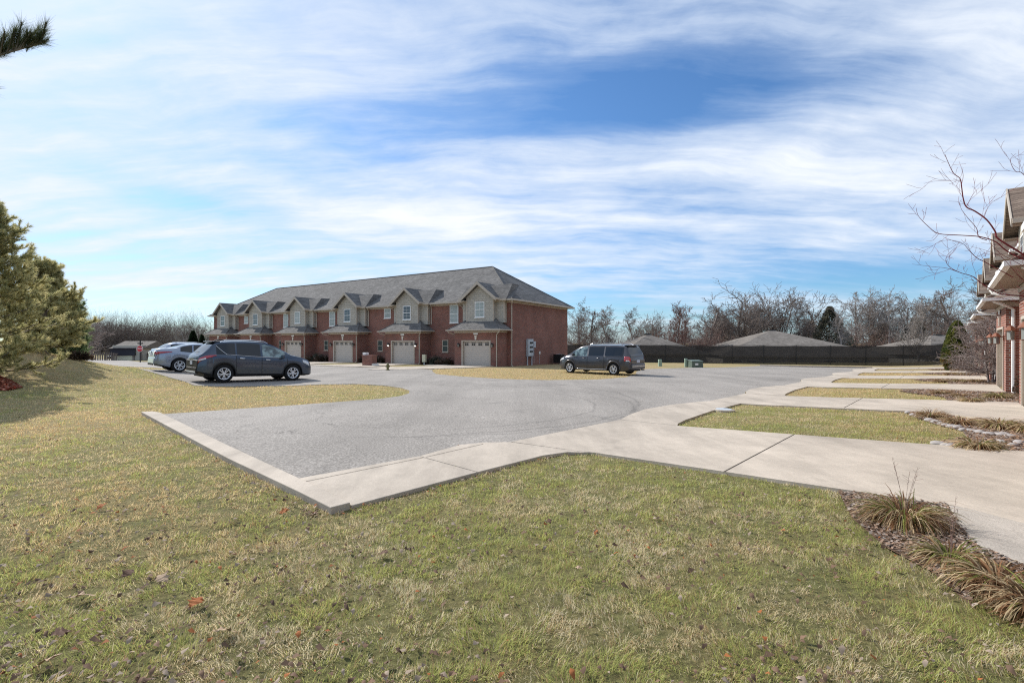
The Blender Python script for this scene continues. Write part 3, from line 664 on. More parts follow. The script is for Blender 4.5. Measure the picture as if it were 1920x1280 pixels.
MB().box(.01,.10,-.08,.08,.95,1.2).build('box',M['white'],t,bevel=.006); MB().tube([(.04,0,.95),(.04,0,.1)],.012,6).build('conduit',M['greymetal'],t)
t=on_end('air_conditioner',8.7,'dark finned air conditioner unit standing on the grass by the gable wall','air conditioner')
m=MB(); m.box(.35,1.15,-.4,.4,.06,.10); m.box(.35,1.15,-.4,.4,.84,.88)
for k in range(14):
    q=-.39+k*.06
    m.box(.36,.375,q,q+.022,.10,.84); m.box(1.125,1.14,q,q+.022,.10,.84); m.box(.75+q,.772+q,-.39,-.375,.10,.84); m.box(.75+q,.772+q,.375,.39,.10,.84)
m.build('cabinet',M['black'],t)
MB().box(.40,1.10,-.35,.35,.10,.83).build('coil',M['darkplastic'],t); MB().lathe([(.30,.882),(.30,.90),(.28,.90),(.28,.882)],20,(.75,0,0)).build('fan_guard',M['greymetal'],t)
def gpos(px,py): x,y=G(px,py); return x,y,Hf(x,y)
x,y,z=gpos(1237.5,686.5); t=empty('utility_pedestal',(x,y,z),0,'short pale green utility pedestal nearest the parked van','utility pedestal','green utility pedestals on the grass')
MB().hexa([(-.14,-.14,-.1),(.14,-.14,-.1),(.14,.14,-.1),(-.14,.14,-.1),(-.13,-.13,.50),(.13,-.13,.50),(.13,.13,.50),(-.13,.13,.50)]).build('body',M['palegreen'],t,bevel=.02)
MB().hexa([(-.15,-.15,.502),(.15,-.15,.502),(.15,.15,.502),(-.15,.15,.502),(-.11,-.11,.60),(.11,-.11,.60),(.11,.11,.60),(-.11,.11,.60)]).build('cap',M['palegreen'],t,bevel=.02)
x,y,z=gpos(1286,688); t=empty('utility_pedestal',(x,y,z),0,'taller pale green utility pedestal beside the transformer box','utility pedestal','green utility pedestals on the grass')
MB().box(-.10,.10,-.10,.10,-.1,.64).build('body',M['palegreen'],t,bevel=.02)
MB().hexa([(-.115,-.115,.642),(.115,-.115,.642),(.115,.115,.642),(-.115,.115,.642),(-.10,-.10,.72),(.10,-.10,.72),(.10,.10,.72),(-.10,.10,.72)]).build('cap',M['palegreen'],t,bevel=.02)
x,y,z=gpos(1303,688.5); t=empty('transformer_box',(x,y,z),.12,'dark green transformer box with white label on the grass strip','transformer box')
MB().hexa([(-.50,-.45,-.1),(.50,-.45,-.1),(.50,.45,-.1),(-.50,.45,-.1),(-.48,-.43,.50),(.48,-.43,.50),(.48,.43,.56),(-.48,.43,.56)]).build('body',M['greenbox'],t,bevel=.02)
MB().hexa([(-.52,-.47,.502),(.52,-.47,.502),(.52,.47,.562),(-.52,.47,.562),(-.50,-.40,.56),(.50,-.40,.56),(.50,.42,.62),(-.50,.42,.62)]).build('lid',M['greenbox'],t,bevel=.015)
MB().box(-.22,.05,-.462,-.448,.20,.36).build('warning_label',M['white'],t)
# brick mailbox pier, hydrant, cream box in front of the terrace
p=S2(-9.6,-4.9); z=Hf(*p); t=empty('brick_mailbox',(p[0],p[1],z),RZ+.1,'low red brick mailbox pier with sloping stone base before the second garage','mailbox')
MB().box(-.50,.50,-.3,.3,-.1,.80).build('pier',M['brick'],t)
MB().box(-.53,.53,-.33,.33,.802,.87).build('cap',M['brick_soldier'],t); MB().box(-.56,-.24,-.20,.20,.872,1.08).build('letter_box',M['white'],t,bevel=.03)
MB().hexa([(.503,-.3,-.05),(1.0,-.3,-.05),(1.0,.3,-.05),(.503,.3,-.05),(.503,-.3,.22),(.56,-.3,.22),(.56,.3,.22),(.503,.3,.22)]).build('base_stone',M['stone'],t)
x,y,z=gpos(727,694.5); t=empty('hydrant',(x,y,z),0,'small dark yellow hydrant on the grass near the kerb before the brick pier','hydrant')
M['hyd']=simple('hydrant_paint',(.16,.14,.05),.5,.4,.1)
MB().lathe([(.13,0),(.13,.05),(.08,.06),(.08,.34),(.10,.35),(.10,.39),(.075,.42),(.04,.48),(0,.5)],12).build('body',M['hyd'],t,smooth=False)
MB().lathe([(.045,-.14),(.045,.14)],8,(0,0,.27),'x').build('outlet',M['hyd'],t)
MB().lathe([(.2,-.02),(.2,.02)],10).build('base_plate',M['black'],t)
p=S2(-7.7,-.5); t=empty('valve_box',(p[0],p[1],-.42),RZ,'cream utility box on a post among the shrubs between the first two garages','utility box')
MB().box(-.17,.17,-.10,.10,.30,.95).build('box',M['cream'],t,bevel=.01); MB().box(-.04,.04,-.04,.04,-.1,.298).build('post',M['greymetal'],t)
x,y,z=gpos(1357,771); t=empty('meter_cover',(x,y,z+.03),.4,'round flat metal water meter cover in the grass beside the sidewalk','meter cover')
MB().lathe([(0,.035),(.19,.035),(.20,.03),(.20,.0)],24).build('lid',M['greymetal'],t); MB().lathe([(.205,.032),(.26,.02),(.27,-.04)],24).build('rim',M['concrete'],t)
# ------------------------------------------------------------------ fence with dark windscreen
def mk_screen():
    t=NT('windscreen_mesh',.2,.9); n=t.noise(1.2,detail=5); t.col(t.mix(n,(.022,.021,.022),(.058,.055,.055)))
    tr=t.new('ShaderNodeBsdfTransparent'); mx=t.new('ShaderNodeMixShader'); mx.inputs[0].default_value=.27
    t.l(t.b.outputs[0],mx.inputs[1]); t.l(tr.outputs[0],mx.inputs[2]); t.l(mx.outputs[0],t.n['Material Output'].inputs[0]); return t.m
M['screen']=mk_screen(); M['wood']=simple('weathered_wood',(.16,.13,.11),.9,.1,.3); M['housew']=simple('house_siding',(.45,.42,.36),.8,.2,.08)
fr=empty('screened_fence',(0,0,0),0,'long chain link fence covered in black windscreen behind the parking lot','fence')
fpts=[(-1.5,58.5),(7.4,55.2),(23,49.6),(39.3,43.4),(47,40.2)]
tot=0; posts=[]; segs=[]
for (p,q) in zip(fpts,fpts[1:]):
    Ls=math.dist(p,q); n=max(1,round(Ls/3.05))
    for k in range(n): segs.append(((p[0]+(q[0]-p[0])*k/n,p[1]+(q[1]-p[1])*k/n),(p[0]+(q[0]-p[0])*(k+1)/n,p[1]+(q[1]-p[1])*(k+1)/n)))
FZ=lambda x,y: float(H(x,min(y,50.),False))
m=MB()
for p,q in segs:
    N=6
    for k in range(N):
        a_=[p[j]+(q[j]-p[j])*k/N for j in (0,1)]; b2=[p[j]+(q[j]-p[j])*(k+1)/N for j in (0,1)]
        za,zb_=FZ(*a_),FZ(*b2); sg=lambda kk:-.035*math.sin(PI*kk/N)
        d=Vector((b2[0]-a_[0],b2[1]-a_[1])).normalized(); nn=(-d.y*.004,d.x*.004)
        m.hexa([(a_[0]-nn[0],a_[1]-nn[1],za-.9),(b2[0]-nn[0],b2[1]-nn[1],zb_-.9),(b2[0]+nn[0],b2[1]+nn[1],zb_-.9),(a_[0]+nn[0],a_[1]+nn[1],za-.9),(a_[0]-nn[0],a_[1]-nn[1],za+1.86+sg(k)),(b2[0]-nn[0],b2[1]-nn[1],zb_+1.86+sg(k+1)),(b2[0]+nn[0],b2[1]+nn[1],zb_+1.86+sg(k+1)),(a_[0]+nn[0],a_[1]+nn[1],za+1.86+sg(k))])
m.build('windscreen',M['screen'],fr)
m=MB()
for p,q in segs: m.tube([(p[0],p[1]-.03,FZ(*p)+1.9),(q[0],q[1]-.03,FZ(*q)+1.9)],.02,5)
m.build('top_rail',M['black'],fr)
for p,_ in segs+[(segs[-1][1],0)]:
    m=MB(); z=FZ(*p); m.tube([(p[0],p[1]-.06,z-.9),(p[0],p[1]-.06,z+1.94)],.03,6); m.build('post',M['black'],fr)
# ------------------------------------------------------------------ houses beyond
def hiphouse(label,cx,cy,rz,w,d,ze,z0,pitch,wallm,roofm,ridge=None,cat='house',vent=True,wins=()):
    t=empty('house',(cx,cy,0),rz,label,cat,None); m=MB(); m.box(-w/2,w/2,-d/2,d/2,z0,ze-.05); m.build('wall',wallm,t)
    e=.5; X,Y=w/2+e,d/2+e; r=min(X,Y); hr=ze+r*pitch
    m=MB(); m.add([(-X,-Y,ze),(X,-Y,ze),(X,Y,ze),(-X,Y,ze),(-(X-r)-.01,-(Y-r),hr),((X-r)+.01,-(Y-r),hr),((X-r)+.01,Y-r+.01,hr),(-(X-r)-.01,Y-r+.01,hr)],[(0,1,5,4),(1,2,6,5),(2,3,7,6),(3,0,4,7),(4,5,6,7),(3,2,1,0)])
    ro=m.build('roof',roofm,t,fix=False)
    if vent: MB().box(-.45,.45,-.12,.3,hr+.0,hr+.13).build('ridge_vent',M['black'],ro)
    MB().box(-X-.05,X+.05,-Y-.06,-Y-.002,ze-.18,ze+.01).build('fascia',M['trim'],t)
    for wx,wz,ww,wh in wins: window(t,wx,wz,ww,wh,-d/2,M['paneglass'],M['white'],2)
    return t
M['shingle_tan']=mk_shingle('tan_shingle',(.24,.215,.19),(.17,.15,.13))
gz=-2.3
hiphouse('tan hip roofed house, the largest roof standing over the black fence',37.8,69.,-.12,19.5,19.,-.1,gz,.34,M['housew'],M['shingle_tan'],wins=((-8,-1.7,1.2,1.1),(-6.3,-1.7,1.2,1.1),(3,-1.7,1.5,1.1),(6,-1.7,.9,1.1)))
hiphouse('low grey hip roofed house behind the fence just right of the brick terrace',18.9,66.,.1,11,11,.15,gz,.42,M['housew'],M['shingle_tan'],wins=((-3,-1.6,1.2,1.1),(3,-1.6,1.2,1.1)))
hiphouse('tan roofed house behind the fence next to the columnar evergreen',57.5,64.,.05,15,13,.0,gz,.36,M['housew'],M['shingle_tan'],wins=((-5,-1.6,1.2,1.1),))
hiphouse('distant low roof showing between brick terrace and parked van',8.6,74,.0,8,8,.1,gz,.30,M['housew'],M['shingle_tan'],vent=False)
hiphouse('small pale house wing with white wall peeping left of the largest roof',32.6,82,.2,2.6,3,1.4,gz,.5,M['white'],M['shingle_tan'],vent=False)
# left: small garage house with dark sloping band, roof beside, picket fence, stop sign
x0,_,_=at(222,62,678); x1,_,_=at(274,62,678)
gzl=-.98
t=empty('house',((x0+x1)/2,63.5,0),.06,'beige double garage with dark sloping front band behind the stop sign','garage')
w=x1-x0
MB().box(-w/2,w/2,-2.5,2.5,gzl-.3,1.2).build('wall',M['housew'],t)
MB().hexa([(-w/2-.15,-2.72,-.10),(w/2-.75,-2.72,-.10),(w/2-.75,-2.52,-.10),(-w/2-.15,-2.52,-.10),(-w/2-.15,-2.62,.78),(w/2-.75,-2.62,.78),(w/2-.75,-2.52,.78),(-w/2-.15,-2.52,.78)]).build('front_band',simple('dark_band',(.035,.035,.045),.8,.2,.2),t)  # leaning dark band across the front above the door
m=MB(); m.add([(-w/2-.25,-2.85,.80),(w/2+.25,-2.85,.80),(w/2+.25,0,1.75),(-w/2-.25,0,1.75),(w/2+.25,2.85,.8),(-w/2-.25,2.85,.8)],[(0,1,2,3),(3,2,4,5),(0,3,5),(1,4,2)]); m.build('roof',M['shingle_tan'],t)
MB().box(-w/2+.25,w/2-1.2,-2.56,-2.503,gzl+.02,-.14).build('garage_door',M['cream'],t)
for xx in (-w/2-.05,w/2-.95,w/2-.0): MB().box(xx-.05,xx+.05,-2.58,-2.505,gzl-.1,.70 if xx>w/2-.5 else -.12).build('corner_board',M['wood'],t)
x0=at(286,70)[0]
hiphouse('low tan roofed house half hidden behind the silver sedan',at(303,72)[0],72,.25,8.5,6,-.35,-1.3,.42,M['housew'],M['shingle_tan'],vent=False)
m=MB(); q0=at(187,66,667.5); q1=at(219,60,656)
t=empty('house',(q0[0]+2.2,70,0),.35,'dark low outbuilding with one pale sloping roof edge left of the beige garage','house')
t2=MB(); t2.add([(-2.6,-3,-.45),(2.2,-3,.62),(2.2,3,.62),(-2.6,3,-.45),(2.2,-3,-1.6),(2.2,3,-1.6),(-2.6,-3,-1.6),(-2.6,3,-1.6)],[(0,1,2,3),(6,4,1,0),(7,3,2,5),(6,0,3,7),(4,5,2,1)]); t2.build('wall',simple('dark_brown_boards',(.10,.085,.08),.9,.1,.2),t)
MB().hexa([(-2.9,-3.2,-.56),(2.3,-3.2,.58),(2.3,-2.9,.58),(-2.9,-2.9,-.56),(-2.9,-3.2,-.40),(2.3,-3.2,.80),(2.3,-2.9,.80),(-2.9,-2.9,-.40)]).build('roof_edge',M['white'],t)
def picket(label,pxa,pxb,Y,zt):
    t=empty('picket_fence',(at(pxa,Y)[0],Y,Hf(at(pxa,Y)[0],Y)),0,label,'fence')
    L=at(pxb,Y)[0]-at(pxa,Y)[0]; n=int(L/.28)
    m=MB()
    for k in range(n):
        xx=k*L/n; hh=zt*(.93+.07*math.sin(k*1.3)); m.box(xx,xx+.15,-.02,.02,-.3,hh)
    m.build('pickets',M['wood'],t)
    MB().box(0,L,.022,.06,zt*.75,zt*.85).build('rail',M['wood'],t)
    for k in range(0,n,9): MB().box(k*L/n,k*L/n+.1,.062,.16,-.3,zt*.95).build('post',M['wood'],t)
picket('long brown picket fence at the roadside left of the beige garage',118,221,60,1.0)
picket('short brown picket fence between the beige garage and silver sedan',274,330,62,1.0)
# stop sign
Ys=53; xs=at(263,Ys)[0]; zg=Hf(xs,Ys)
t=empty('stop_sign',(xs,Ys,zg),0,'red octagonal stop sign on a dark post beside the far road','stop sign')
MB().box(-.045,.045,-.045,.045,-.2,1.62-(643-641)/F*Ys-zg+.35).build('post',M['black'],t)
zc=CZ-(653.5-641)/F*Ys-zg
def octo(r,y0,y1):
    m=MB(); ps=[(r*math.cos(PI/8+k*PI/4),r*math.sin(PI/8+k*PI/4)) for k in range(8)]
    m.add([(x,y0,z+zc) for x,z in ps]+[(x,y1,z+zc) for x,z in ps],[tuple(range(8)),tuple(range(15,7,-1))]+[(k,k+8,(k+1)%8+8,(k+1)%8) for k in range(8)]); return m
M['signred']=simple('sign_red',(.55,.02,.03),.5,.4,.04)
octo(.37,-.075,-.055).build('sign_border',M['white'],t); octo(.335,-.085,-.077).build('sign_face',M['signred'],t)
def text(body,size,loc,rot,mat,parent,name='lettering',ext=.003):
    cu=bpy.data.curves.new(name,'FONT'); cu.body=body; cu.size=size; cu.extrude=ext; cu.align_x='CENTER'; cu.align_y='CENTER'
    o=bpy.data.objects.new('tmp',cu); COL.objects.link(o); dg=bpy.context.evaluated_depsgraph_get(); me=bpy.data.meshes.new_from_object(o.evaluated_get(dg)); bpy.data.objects.remove(o)
    me.materials.clear(); r=link(name,me,parent,mat); r.location=loc; r.rotation_euler=rot; return r
lt=text('STOP',.30,(0,-.09,zc),(PI/2,0,0),M['white'],t)
MB().box(-.30,.30,-.02,.02,zc+.52,zc+.66).build('street_blade',M['black'],t)
# ------------------------------------------------------------------ vehicles
def mk_paint(name,c,metal=.5,rough=.24):
    t=NT(name,.5,rough); t.col(c); t.b.inputs['Metallic'].default_value=metal; t.b.inputs['Coat Weight'].default_value=.6; t.b.inputs['Coat Roughness'].default_value=.06
    n=t.noise(3,detail=5); t.l(t.ramp(n,[(.3,rough*.85),(.7,rough*1.3)]),t.b.inputs['Roughness']); return t.m
M['p_suv']=mk_paint('graphite_blue_paint',(.042,.062,.095)); M['p_van']=mk_paint('granite_grey_paint',(.062,.062,.070)); M['p_sedan']=mk_paint('silver_blue_paint',(.30,.34,.41)); M['p_hatch']=mk_paint('pale_silver_paint',(.42,.46,.54))
t_=NT('car_glass',.5,.04); t_.col((.012,.016,.022)); M['cglass']=t_.m
t_=NT('teal_lit_car_glass',.9,.03); t_.col((.10,.16,.17)); n=t_.noise(4,detail=3); t_.col(t_.mix(t_.ramp(n,[(.4,0),(.62,1)]),(.03,.05,.06),(.22,.32,.33))); M['cglass2']=t_.m  # light through the window painted as teal patches on opaque glass
M['rubber']=simple('tyre_rubber',(.018,.018,.019),.85,.2,.15,20); M['chrome']=simple('bright_metal',(.62,.63,.65),.22,.5,.03,metal=1.); M['alloy']=simple('alloy',(.72,.73,.75),.35,.5,.04,metal=.25)
t_=NT('red_lamp',.8,.1); t_.col((.42,.012,.015)); t_.b.inputs['Coat Weight'].default_value=1; M['redlamp']=t_.m
t_=NT('clear_lamp',.8,.1); t_.col((.62,.64,.66)); M['clearlamp']=t_.m
M['plate']=simple('number_plate',(.55,.58,.66),.5,.4,.05)
def interp(pts,x,smooth=True):
    xs=[p[0] for p in pts]; ys=[p[1] for p in pts]
    if x<=xs[0]: return ys[0]
    if x>=xs[-1]: return ys[-1]
    for i in range(len(xs)-1):
        if x<=xs[i+1]:
            t=(x-xs[i])/(xs[i+1]-xs[i])
            if not smooth: return ys[i]+(ys[i+1]-ys[i])*t
            def sl(j):
                if j<=0 : return (ys[1]-ys[0])/(xs[1]-xs[0])
                if j>=len(xs)-1: return (ys[-1]-ys[-2])/(xs[-1]-xs[-2])
                a=(ys[j]-ys[j-1])/(xs[j]-xs[j-1]); b=(ys[j+1]-ys[j])/(xs[j+1]-xs[j])
                return 0 if a*b<=0 else 2*a*b/(a+b)
            h=xs[i+1]-xs[i]; m0,m1=sl(i)*h,sl(i+1)*h
            return (2*t**3-3*t*t+1)*ys[i]+(t**3-2*t*t+t)*m0+(-2*t**3+3*t*t)*ys[i+1]+(t**3-t*t)*m1
class Car:
    def __init__(s,L,W,top,belt,rock,axles,rw,plan,tumble=.30,archR=None):
        s.L=L;s.W=W;s.top=top;s.belt=belt;s.rock=rock;s.ax=axles;s.rw=rw;s.plan=plan;s.tum=tumble;s.aR=archR or rw+.055
    def row(s,x,r):
        ztop=interp(s.top,x); zb0=interp(s.rock,x); w=s.W/2*interp(s.plan,x)
        zb=zb0
        for a in s.ax:
            q=s.aR**2-(x-a)**2
            if q>0: zb=max(zb,s.rw+math.sqrt(q))
        bl=min(interp(s.belt,x),ztop-.05); bl=max(bl,zb+.03); g=max(ztop-bl,.02)
        H_=bl-zb
        wt=w-.05-s.tum*g
        R=[(w-.16,zb+.01),(w-.025,zb),(w-.008,zb+H_*.10),(w,zb+H_*.38),(w-.004,zb+H_*.62),(w-.018,zb+H_*.84),(w-.045,bl),(w-.065,bl+min(.015,g*.1)),(wt-.02,bl+g*.84),(wt-.075,bl+g*.955),(wt*.5,ztop),(0,ztop+.012)]
        i=int(min(max(r,0),len(R)-1)); j=min(i+1,len(R)-1); f=r-i
        return (R[i][0]*(1-f)+R[j][0]*f, R[i][1]*(1-f)+R[j][1]*f)
    NR=12
    def build(s,root,paint,side_glass,wind,rear,clad=None,clear=()):
        xs=set(np.round(np.arange(0,s.L+.001,.06),3)); xs|={round(s.L,3)}
        for a in s.ax:
            for k in range(13): xs.add(round(a-s.aR*math.cos(PI*k/12),3)); xs.add(round(a-(s.aR+.002)*math.cos(PI*k/12),3)) if k in(0,12) else None
        for q in side_glass: xs|={q[0],q[1]}
        xs|={wind[0],wind[1],rear[0],rear[1]}; xs=sorted(x for x in xs if 0<=x<=s.L)
        xs=[x for i,x in enumerate(xs) if i==0 or x-xs[i-1]>1e-4]
        verts=[];idx={}
        for i,x in enumerate(xs):
            for r in range(s.NR):
                y,z=s.row(x,r)
                for sg in (1,-1):
                    if r==s.NR-1 and sg==-1: idx[i,r,-1]=idx[i,r,1]; continue
                    idx[i,r,sg]=len(verts); verts.append((x,sg*y,z))
        groups={'body':[],'g':[], 'wind':[], 'rear':[], 'clad':[],'clear':[]}
        for i in range(len(xs)-1):
            xm=(xs[i]+xs[i+1])/2
            for r in range(s.NR-1):
                for sg in (1,-1):
                    f=[idx[i,r,sg],idx[i+1,r,sg],idx[i+1,r+1,sg],idx[i,r+1,sg]]
                    if sg==-1: f=f[::-1]
                    f=list(dict.fromkeys(f))
                    if len(f)<3: continue
                    k='body'
                    if r==7 and any(q[0]<xm<q[1] for q in side_glass): k='clear' if any(q[0]<xm<q[1] for q in clear) else 'g'
                    elif r>=9 and wind[0]<xm<wind[1]: k='wind'
                    elif r>=9 and rear[0]<xm<rear[1]: k='rear'
                    elif clad and r<=clad: k='clad'
                    groups[k].append(f)
        # closed ends
        for i,st in ((0,1),(len(xs)-1,-1)):
            ring=[idx[i,r,1] for r in range(s.NR)]+[idx[i,r,-1] for r in range(s.NR-2,-1,-1)]
            groups['body'].append(ring if st==1 else ring[::-1])
        names={'body':('body',paint),'g':('side_window',M['cglass']),'wind':('windscreen',M['cglass']),'rear':('rear_window',M['cglass']),'clad':('lower_cladding',M['darkplastic']),'clear':('front_side_window',M['cglass2'])}
        for k,fs in groups.items():
            if not fs: continue
            if k=='g' or k=='clear':
                # one object per side
                sides=[[f for f in fs if verts[f[0]][1]>0],[f for f in fs if verts[f[0]][1]<0]]
            else: sides=[fs]
            for ff in sides:
                used=sorted({v for f in ff for v in f}); mp={v:n for n,v in enumerate(used)}
                me=bpy.data.meshes.new(names[k][0]); me.from_pydata([verts[v] for v in used],[],[[mp[v] for v in f] for f in ff])
                o=link(names[k][0],me,root,names[k][1],True)
                if k=='body':
                    bm=bmesh.new(); bm.from_mesh(me); bmesh.ops.recalc_face_normals(bm,faces=bm.faces); bm.to_mesh(me); bm.free()
                    me.polygons.foreach_set('use_smooth',[True]*len(me.polygons))
                    es=o.modifiers.new('e','EDGE_SPLIT'); es.split_angle=math.radians(38)
        # underbody and arch liners
        m=MB(); m.box(.25,s.L-.3,-s.W/2+.22,s.W/2-.22,.22,.62); m.box(.45,s.L-.5,-s.W/2+.12,s.W/2-.12,.5,.75)
        m.build('underbody',M['darkplastic'],root)
    def patch(s,root,name,mat,x0,x1,r0,r1,off=.006,sides=(1,-1),nx=8,nr=4,taper=None):
        out=[]
        for sg in sides:
            vs=[];fs=[]
            for i in range(nx+1):
                x=x0+(x1-x0)*i/nx
                ra,rb=r0,r1
                if taper: 
                    t=i/nx; ra=r0+(taper[0]-r0)*t; rb=r1+(taper[1]-r1)*t
                for j in range(nr+1):
                    y,z=s.row(x,ra+(rb-ra)*j/nr); vs.append((x,sg*(y+off),z+(off*.6 if r0>7 else 0)))
            for i in range(nx):
                for j in range(nr):
                    a=i*(nr+1)+j; f=(a,a+nr+1,a+nr+2,a+1); fs.append(f if sg==1 else f[::-1])
            me=bpy.data.meshes.new(name); me.from_pydata(vs,[],fs); out.append(link(name,me,root,mat,True))
            so=out[-1].modifiers.new('s','SOLIDIFY'); so.thickness=.008; so.offset=-1
        return out
def wheel(root,x,y,r,side,spokes=10,w=.215,pair=True,rimr=.66):
    m=MB(); hw=w/2
    m.lathe([(r*.60,-hw*.85),(r*.80,-hw),(r*.95,-hw*.92),(r,-hw*.62),(r*1.0,0),(r,hw*.62),(r*.95,hw*.92),(r*.80,hw),(r*.60,hw*.85),(r*.60,-hw*.85)],36,(x,y,r),'y')
    o=m.build('wheel',M['rubber'],root,True)
    s=side; m=MB(); f=y+s*hw*.70
    R=r*rimr
    m.lathe([(R*1.03,f+s*.035-y),(R*1.0,f+s*.042-y),(R*.90,f+s*.03-y),(R*.88,f-s*.04-y)],32,(x,y,r),'y')
    m.lathe([(0,f+s*.034-y),(R*.20,f+s*.03-y),(R*.23,f-s*.0-y)],16,(x,y,r),'y')
    for k in range(spokes):
        a=2*PI*k/spokes + (.11 if (pair and k%2) else -.11 if pair else 0)
        ca,sa=math.cos(a),math.sin(a); hw_=R*.055 if spokes>6 else R*.10
        def P(rr,off,dy): return (x+ca*rr-sa*off, f+s*dy, r+sa*rr+ca*off)
        m.hexa([P(R*.15,-hw_,-.01),P(R*.95,-hw_*1.3,-.01),P(R*.95,hw_*1.3,-.01),P(R*.15,hw_,-.01),P(R*.15,-hw_,.03),P(R*.95,-hw_*1.2,.026),P(R*.95,hw_*1.2,.026),P(R*.15,hw_,.03)])
    m.build('rim',M['alloy'],o)
    m=MB(); m.lathe([(0,f-s*.055-y),(R*.9,f-s*.055-y)],24,(x,y,r),'y'); m.lathe([(0,f-s*.03-y),(R*.5,f-s*.03-y),(R*.5,f-s*.05-y)],20,(x,y,r),'y'); m.build('brake_disc',M['black'],o)
def mirror(root,x,z,y,paint):
    for s in (1,-1):
        m=MB(); m.hexa([(x-.06,s*y,z-.06),(x+.09,s*(y),z-.05),(x+.07,s*(y+.20),z-.05),(x-.06,s*(y+.20),z-.06),(x-.06,s*y,z+.07),(x+.05,s*y,z+.07),(x+.03,s*(y+.19),z+.09),(x-.06,s*(y+.19),z+.09)])
        m.build('door_mirror',paint,root,bevel=.02)
def place(root,a,b,heading,dz=.022):
    x,y=AB(a,b); root.location=(x,y,Hf(x,y)+dz); hx,hy=math.cos(heading),math.sin(heading); root.rotation_mode='XYZ'; root.rotation_euler=(0,-math.atan((Hf(x+3*hx,y+3*hy)-Hf(x,y))/3),heading)
hV=math.atan2(V[1],V[0]); hQ=math.atan2(Q[1],Q[0])
def finish(car,root,paint,door_x,handles,pairs,plate,tail,head,rail=None,spk=10,z_m=1.05):
    for x in door_x: car.patch(root,'door_gap',M['black'],x-.007,x+.007,1.2,7.0,.003,nx=1,nr=10)
    for x in handles: car.patch(root,'door_handle',M['chrome'] if paint!=M['p_van'] else paint,x,x+.19,5.05,5.45,.022,nx=2,nr=1)
    for a in car.ax:
        for s in (1,-1): wheel(root,a,s*(car.W/2-.125),car.rw,s,spk)
# --- graphite SUV
def suv():
    root=empty('parked_suv',(0,0,0),0,'dark graphite SUV parked nearest the camera, seen from its right rear','car','parked cars')
    c=Car(4.53,1.84,[(0,.86),(.03,1.00),(.10,1.10),(.22,1.20),(.42,1.42),(.60,1.57),(.80,1.625),(1.3,1.668),(1.9,1.685),(2.35,1.665),(2.7,1.59),(3.05,1.42),(3.35,1.24),(3.55,1.135),(3.8,1.075),(4.1,1.00),(4.33,.90),(4.47,.78),(4.53,.66)],
        [(0,.95),(.4,1.09),(.9,1.10),(1.6,1.055),(2.4,1.01),(3.2,.985),(3.6,.96),(4.53,.85)],
        [(0,.42),(.25,.33),(.6,.27),(3.9,.26),(4.3,.24),(4.53,.30)],[.90,3.59],.352,
        [(0,.84),(.10,.91),(.35,.965),(.9,1.),(3.4,1.),(3.9,.965),(4.25,.87),(4.45,.74),(4.53,.62)],.30,.41)
    c.build(root,M['p_suv'],[(.62,1.30),(1.36,2.26),(2.34,3.26)],(2.62,3.52),(.13,.56),clad=1,clear=[(2.34,3.26)])
    finish(c,root,M['p_suv'],(1.33,2.30,3.33),(1.45,2.45),0,0,0,0)
    c.patch(root,'window_trim',M['chrome'],.95,3.2,6.75,7.02,.008,nx=20,nr=1); 
    c.patch(root,'window_trim',M['chrome'],.63,.95,8.0,6.75,.008,nx=6,nr=1) if 0 else None
    for s in (1,-1):
        m=MB(); pts=[]
        y0,z0=c.row(.62,8.0); y1,z1=c.row(.98,7.0); m.tube([(.62,s*(y0+.012),z0-.03),(.80,s*((y0+y1)/2+.016),(z0+z1)/2-.03),(.98,s*(y1+.012),z1+.005)],.012,6); m.build('window_trim',M['chrome'],root)
        m=MB(); y,z=c.row(1.0,9.2); m.tube([(.85,s*(y-.0),1.63),(1.0,s*(y),1.70),(1.9,s*(y),1.72),(2.45,s*(y-.01),1.68),(2.6,s*(y-.02),1.60)],.022,6); m.build('roof_rail',M['chrome'] if s<0 else M['black'],root)
    c.patch(root,'tail_lamp',M['redlamp'],.012,.62,4.55,5.95,.010,nx=12,taper=(5.6,5.95))
    c.patch(root,'tail_lamp_lens',M['clearlamp'],.03,.26,4.85,5.35,.017,nx=5)
    c.patch(root,'headlamp',M['clearlamp'],4.02,4.36,5.0,6.3,.008,nx=8,taper=(4.2,5.4))
    c.patch(root,'wheel_arch_trim',M['darkplastic'],.90-.47,.90+.47,1.0,2.3,.010,nx=24,nr=3); c.patch(root,'wheel_arch_trim',M['darkplastic'],3.59-.47,3.59+.47,1.0,2.3,.010,nx=24,nr=3)
    m=MB(); m.box(-.035,.06,-.70,.70,.36,.60); m.build('rear_bumper',M['darkplastic'],root,bevel=.03)
    m=MB(); m.box(-.045,-.0,-.62,.62,.38,.44); m.build('skid_plate',M['greymetal'],root,bevel=.01)
    m=MB(); m.box(-.02,.03,-.78,.78,.60,.88); m.build('tailgate',M['darkplastic'],root,bevel=.03)
    m=MB(); m.box(-.03,-.012,-.36,.36,.90,.94); m.build('tailgate_strip',M['chrome'],root)
    m=MB(); m.box(-.032,-.022,-.16,.16,.70,.84); m.build('number_plate',M['plate'],root)
    for s in (1,-1): 
        m=MB(); m.lathe([(.04,-.05),(.04,.04)],12,(0,s*.52,.36),'x'); m.build('exhaust',M['chrome'],root)
    m=MB(); m.box(.50,.80,-.60,.60,1.60,1.635); m.build('roof_spoiler',M['p_suv'],root,bevel=.015)
    m=MB(); m.tube([(.10,.10,1.17),(.13,-.45,1.20)],.010,5); m.build('rear_wiper',M['black'],root)
    m=MB(); m.box(4.50,4.545,-.42,.42,.42,.62); m.build('grille',M['black'],root,bevel=.01)
    mirror(root,3.12,1.05,.88,M['p_suv'])
    place(root,5.15,22.15,hV); return root
